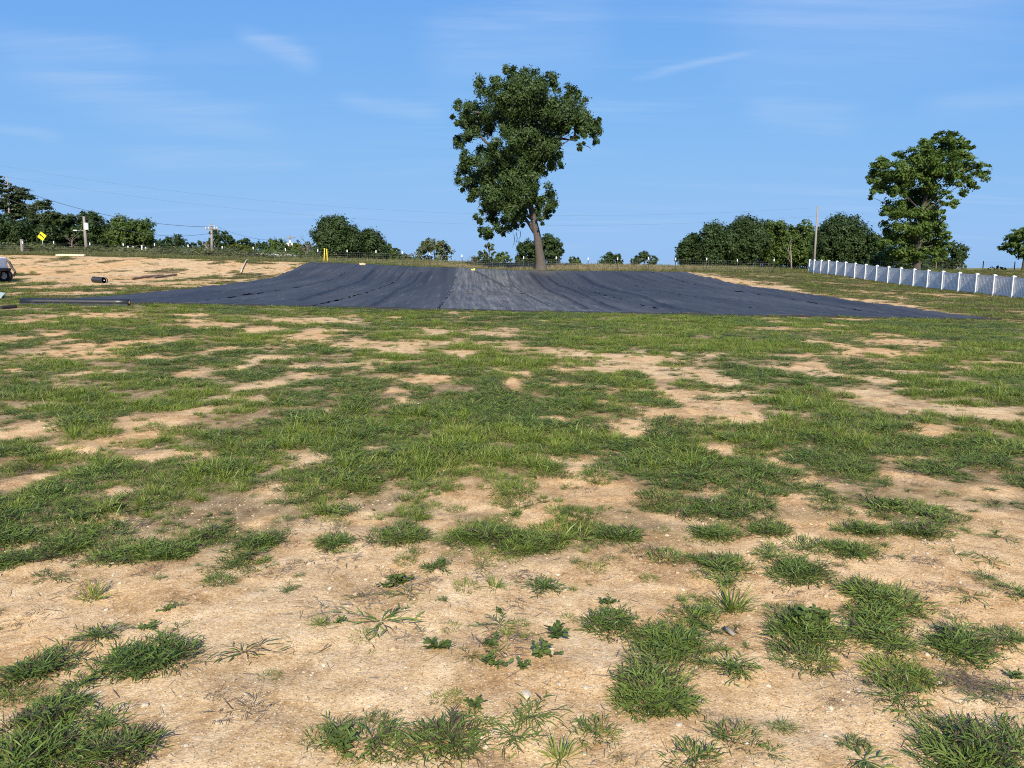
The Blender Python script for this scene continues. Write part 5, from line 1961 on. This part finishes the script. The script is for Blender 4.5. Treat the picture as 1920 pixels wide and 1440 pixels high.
mb.build('wall', M['shed'], root, o0)

# ------------------------------------------------------------------ things lying about
def lying(name, label, cat, p, q, r, mat, lift=None, n=10, group=None, ends=True):
    p, q = Vector(p), Vector(q)
    k = 8
    pts = [p.lerp(q, i / k) for i in range(k + 1)]
    lift_ = r if lift is None else lift
    top = max(gz(x.x, x.y) - (p.z + (q.z - p.z) * i / k) for i, x in enumerate(pts))
    for x in pts:
        x.z += lift_ + max(0, top)
    return pts


def simple_rod(name, label, cat, a, b, r, mat, group=None):
    p, q = hit(*a), hit(*b)
    pts = lying(name, label, cat, p, q, r, mat)
    ob = MB().tube(pts, r, 10).build(name, M[mat], None, p, smooth=False)
    return tag(ob, label, cat, group)


# roll of cloth at the near left corner
p, q = hit(41, 572), hit(243, 574.5)
root = thing('cloth_roll', p, 'long black roll of ground cloth lying at the near left corner of the cloth', 'roll')
pts = lying('', '', '', p, q, .115, '')
MB().tube(pts, .115, 18).build('rolled_cloth', M['black_plastic'], root, p, smooth=True)
d = (pts[-1] - pts[0]).normalized()
MB().tube([pts[-1] - d * .05, pts[-1] + d * .03], [.055, .055], 12).build('cardboard_core', M['brown_wood'], root, p)
s_ = Vector((-d.y, d.x, 0))
mb = MB()
fl = [x + Vector((0, -.11, -.04)) for x in pts]
mb.poly([v for x in fl for v in (x, x + Vector((0, -.05, -.075)))], [(2 * i, 2 * i + 1, 2 * i + 3, 2 * i + 2) for i in range(len(fl) - 1)])
mb.build('loose_end', M['black_plastic'], root, p)

# corrugated drain pipe
p, q = hit(178, 526), hit(196, 535)
d = (q - p)
L = 1.05
d = d.normalized()
d = Vector((.86, -.51, 0)).normalized()
p0 = hit(176, 530)
q0 = p0 + d * L
p0.z, q0.z = gz(p0.x, p0.y) + .18, gz(q0.x, q0.y) + .18
root = thing('drain_pipe', (p0.x, p0.y, p0.z - .15), 'short piece of black corrugated drain pipe lying on the sand', 'pipe')
o0 = Vector(root.location)
pts, rr2 = [], []
for i in range(27):
    pts.append(p0.lerp(q0, i / 26))
    rr2.append(.185 if i % 2 else .165)
MB().tube(pts, rr2, 16, cap=False).tube([p0, q0], .12, 14, cap=False).build('corrugated_wall', M['black_plastic'], root, o0)
MB().tube([q0 + d * .0, q0 + d * .10], [.20, .20], 16, cap=False).build('end_collar', M['black_plastic'], root, o0)
MB().tube([q0 + d * .02, q0 + d * .05], [.03, .03], 10).build('white_end_tag', M['white_paint'], root, o0)

simple_rod('wooden_pole', 'long brown pole on the sand, left and nearest of three', 'pole', (247, 525), (300, 519), .075, 'brown_wood', 'brown poles on the sand')
simple_rod('wooden_pole', 'thin brown pole on the sand, partly hidden behind the longest', 'pole', (265, 520), (306, 517), .06, 'brown_wood', 'brown poles on the sand')
simple_rod('wooden_pole', 'brown pole on the sand, rightmost of three', 'pole', (288, 522.5), (331, 516.5), .07, 'brown_wood', 'brown poles on the sand')
p, q = hit(452, 512), hit(478, 488.5)
root = thing('plastic_pipe', p, 'thin pale pipe lying up the sandy slope towards the wire fence', 'pipe')
pts = [p.lerp(q, i / 14) for i in range(15)]
for x in pts:
    x.z = gz(x.x, x.y) + .10
MB().tube(pts, .045, 9).build('pipe', M['stone'], root, p, smooth=True)
d = (pts[-1] - pts[0]).normalized()
MB().tube([pts[-1] - d * .02, pts[-1] + d * .35], [.065, .065], 9).build('black_end', M['black_plastic'], root, p)

for (a, b, lb) in (((105, 476), (158, 479.5), 'pale sawn board lying under the leaning pole, the front one'), ((109, 473.5), (160, 477.5), 'pale sawn board lying under the leaning pole, the rear one')):
    p, q = at(a[0], a[1], 73.2 if 'front' in lb else 74.1), at(b[0], b[1], 73.2 if 'front' in lb else 74.1)
    p.z, q.z = gz(p.x, p.y) + .12, gz(q.x, q.y) + .12
    d = q - p
    R3 = d.to_track_quat('X', 'Z').to_matrix()
    mb = MB().box((p + q) / 2, (d.length, .20, .12), R3)
    tag(mb.build('board', M['lumber'], None, p, bevel=.008), lb, 'board', 'sawn boards by the fence')

# yellow marker posts
for i, (u, lean, lb) in enumerate([(608, .05, 'yellow marker post, left one of the pair at the far left corner of the cloth'), (613.5, -.01, 'yellow marker post, right one of the pair at the far left corner of the cloth')]):
    x = at(u, 485, 73.3).x
    zb = gz(x, 73.3)
    root = thing('marker_post', (x, 73.3, zb), lb, 'marker post', 'pair of yellow marker posts')
    o0 = Vector(root.location)
    MB().tube([(x - lean, 73.3, zb - .1), (x, 73.3, zb + .6), (x + lean, 73.3, zb + 1.28 - .06 * i)], .042, 10).build('tube', M['yellow'], root, o0, smooth=True)
    MB().tube([(x + lean, 73.3, zb + 1.28 - .06 * i), (x + lean, 73.3, zb + 1.40 - .06 * i)], [.06, .04], 10).build('cap', M['yellow'], root, o0)
    mb = MB().tube([(x - .16, 73.15, zb), (x, 73.2, zb + .12), (x + .1, 73.25, zb)], [.1, .13, .06], 8)
    tag(mb.build('soil_clod', M['bark'], None, (x, 73.2, zb), smooth=True), 'dark clod of soil at the foot of the %s yellow post' % ('left' if i == 0 else 'right'), 'soil')


def rock(name, label, u, v, size, mat, seed, flat=.6, cat='rock', stretch=1.3, grp=None):
    p = hit(u, v)
    me = stone_mesh(seed, M[mat], flat)
    o = link(name, me, None, p + Vector((0, 0, size * flat * .12)))
    o.scale = (size * stretch / 1.25, size, size)
    o.rotation_euler = (0, 0, seed * 1.3)
    return tag(o, label, cat, grp)


rock('rock', 'sandy yellow rock weighing down the far edge of the cloth', 680, 497.5, .55, 'clay_rock', 201, .8)
rock('rock', 'small sandy rock left of the bigger one on the far edge of the cloth', 660, 493.5, .3, 'clay_rock', 202, .8)
rock('rock', 'pale earth lump at the far right corner of the cloth', 1277, 507, .5, 'clay_rock', 203, .6)
p = hit(887, 508)
mb = MB().box(p + Vector((0, 0, .1)), (.36, .2, .16), taper=.8).box(p + Vector((.1, 0, .2)), (.12, .1, .08))
tag(mb.build('yellow_box', M['yellow'], None, p, bevel=.02), 'small yellow box lying at the far edge of the grey strip', 'box')
p = hit(5, 560)
mb = MB()
v0, v1, v2, v3 = hit(-20, 562), hit(3, 561.5), hit(11, 557.5), hit(-15, 555)
vs = [q + Vector((0, 0, .08 + dz)) for q, dz in ((v0, 0), (v1, .0), (v2, .10), (v3, .12))]
mb.poly(vs + [q - Vector((0, 0, .04)) for q in vs], [(0, 1, 2, 3), (7, 6, 5, 4), (0, 4, 5, 1), (1, 5, 6, 2), (2, 6, 7, 3), (3, 7, 4, 0)])
tag(mb.build('sheet', M['tarp'], None, p), 'pale green sheet lying on the grass at the left edge', 'sheet')
p, q = hit(3, 580), hit(30, 578)
pts = lying('', '', '', p, q, .05, '')
tag(MB().tube(pts, [.06] * 9, 7).build('stick', M['black_rubber'], None, p), 'thin black strip lying in the grass left of the cloth roll', 'stick')

# ------------------------------------------------------------------ loader at the left edge
LY = 47.0
fx = at(8, 530, LY).x
lz = gz(fx - 1, LY)
root = thing('skid_loader', (fx - 1.4, LY, lz), 'white and black skid steer loader cut off by the left edge of the photo', 'loader')
o0 = Vector(root.location)
body = MB()
body.box((fx - 1.55, LY, lz + .62), (2.3, 1.05, .52))
body.build('chassis', M['black_paint'], root, o0, bevel=.04)
hood = MB().poly([(fx - 2.9, LY - .78, lz + .82), (fx - .17, LY - .78, lz + .82), (fx - .19, LY - .78, lz + 1.50), (fx - 2.7, LY - .78, lz + 1.62),
                  (fx - 2.9, LY + .78, lz + .82), (fx - .17, LY + .78, lz + .82), (fx - .19, LY + .78, lz + 1.50), (fx - 2.7, LY + .78, lz + 1.62)],
                 [(0, 1, 2, 3), (5, 4, 7, 6), (4, 0, 3, 7), (1, 5, 6, 2), (3, 2, 6, 7), (4, 5, 1, 0)])
hood.build('body', M['white_paint'], root, o0, bevel=.05)
MB().box((fx - 1.6, LY, lz + 1.88), (1.25, 1.0, .62), taper=.85).build('cab', M['glass'], root, o0, bevel=.05)
MB().box((fx - 1.6, LY, lz + 2.22), (1.25, 1.0, .06)).build('cab_roof', M['white_paint'], root, o0, bevel=.02)
for sx in (-.22, -1.6):
    for sy in (-1, 1):
        cx, cy, cz = fx + sx - .16, LY + sy * .72, lz + .40
        tyre = MB()
        ring = 22
        prof = [(.22, -.14), (.36, -.16), (.405, -.10), (.405, .10), (.36, .16), (.22, .14)]
        vs, fs = [], []
        for a_ in range(ring):
            an = 2 * math.pi * a_ / ring
            for (r_p, y_p) in prof:
                rr3 = r_p * (1.03 if (a_ % 2 and r_p > .4) else 1)
                vs.append((cx + rr3 * math.cos(an), cy + y_p, cz + rr3 * math.sin(an)))
        k = len(prof)
        for a_ in range(ring):
            for j in range(k - 1):
                fs.append((a_ * k + j, a_ * k + j + 1, ((a_ + 1) % ring) * k + j + 1, ((a_ + 1) % ring) * k + j))
        tyre.poly(vs, fs)
        w = tyre.build('wheel', M['black_rubber'], root, o0)
        MB().tube([(cx, cy - .10, cz), (cx, cy + .10, cz)], [.225, .225], 14).build('rim', M['white_paint'], w, o0)
MB().box((fx - .12, LY, lz + .78), (.22, 1.6, .16)).build('front_bar', M['black_paint'], root, o0, bevel=.02)
MB().box((fx - .02, LY - .62, lz + .60), (.14, .3, .16)).build('work_lamp', M['lamp'], root, o0, bevel=.02)
for sy in (-1, 1):
    y_ = LY + sy * .74
    MB().tube([(fx - 2.4, y_, lz + 1.45), (fx - .30, y_, lz + 1.40), (fx - .05, y_, lz + 1.22), (fx + .10, y_, lz + .86), (fx + .26, y_, lz + .62), (fx + .14, y_, lz + .36)],
              [.08, .08, .075, .07, .07, .05], 8).build('lift_arm', M['black_paint'], root, o0)
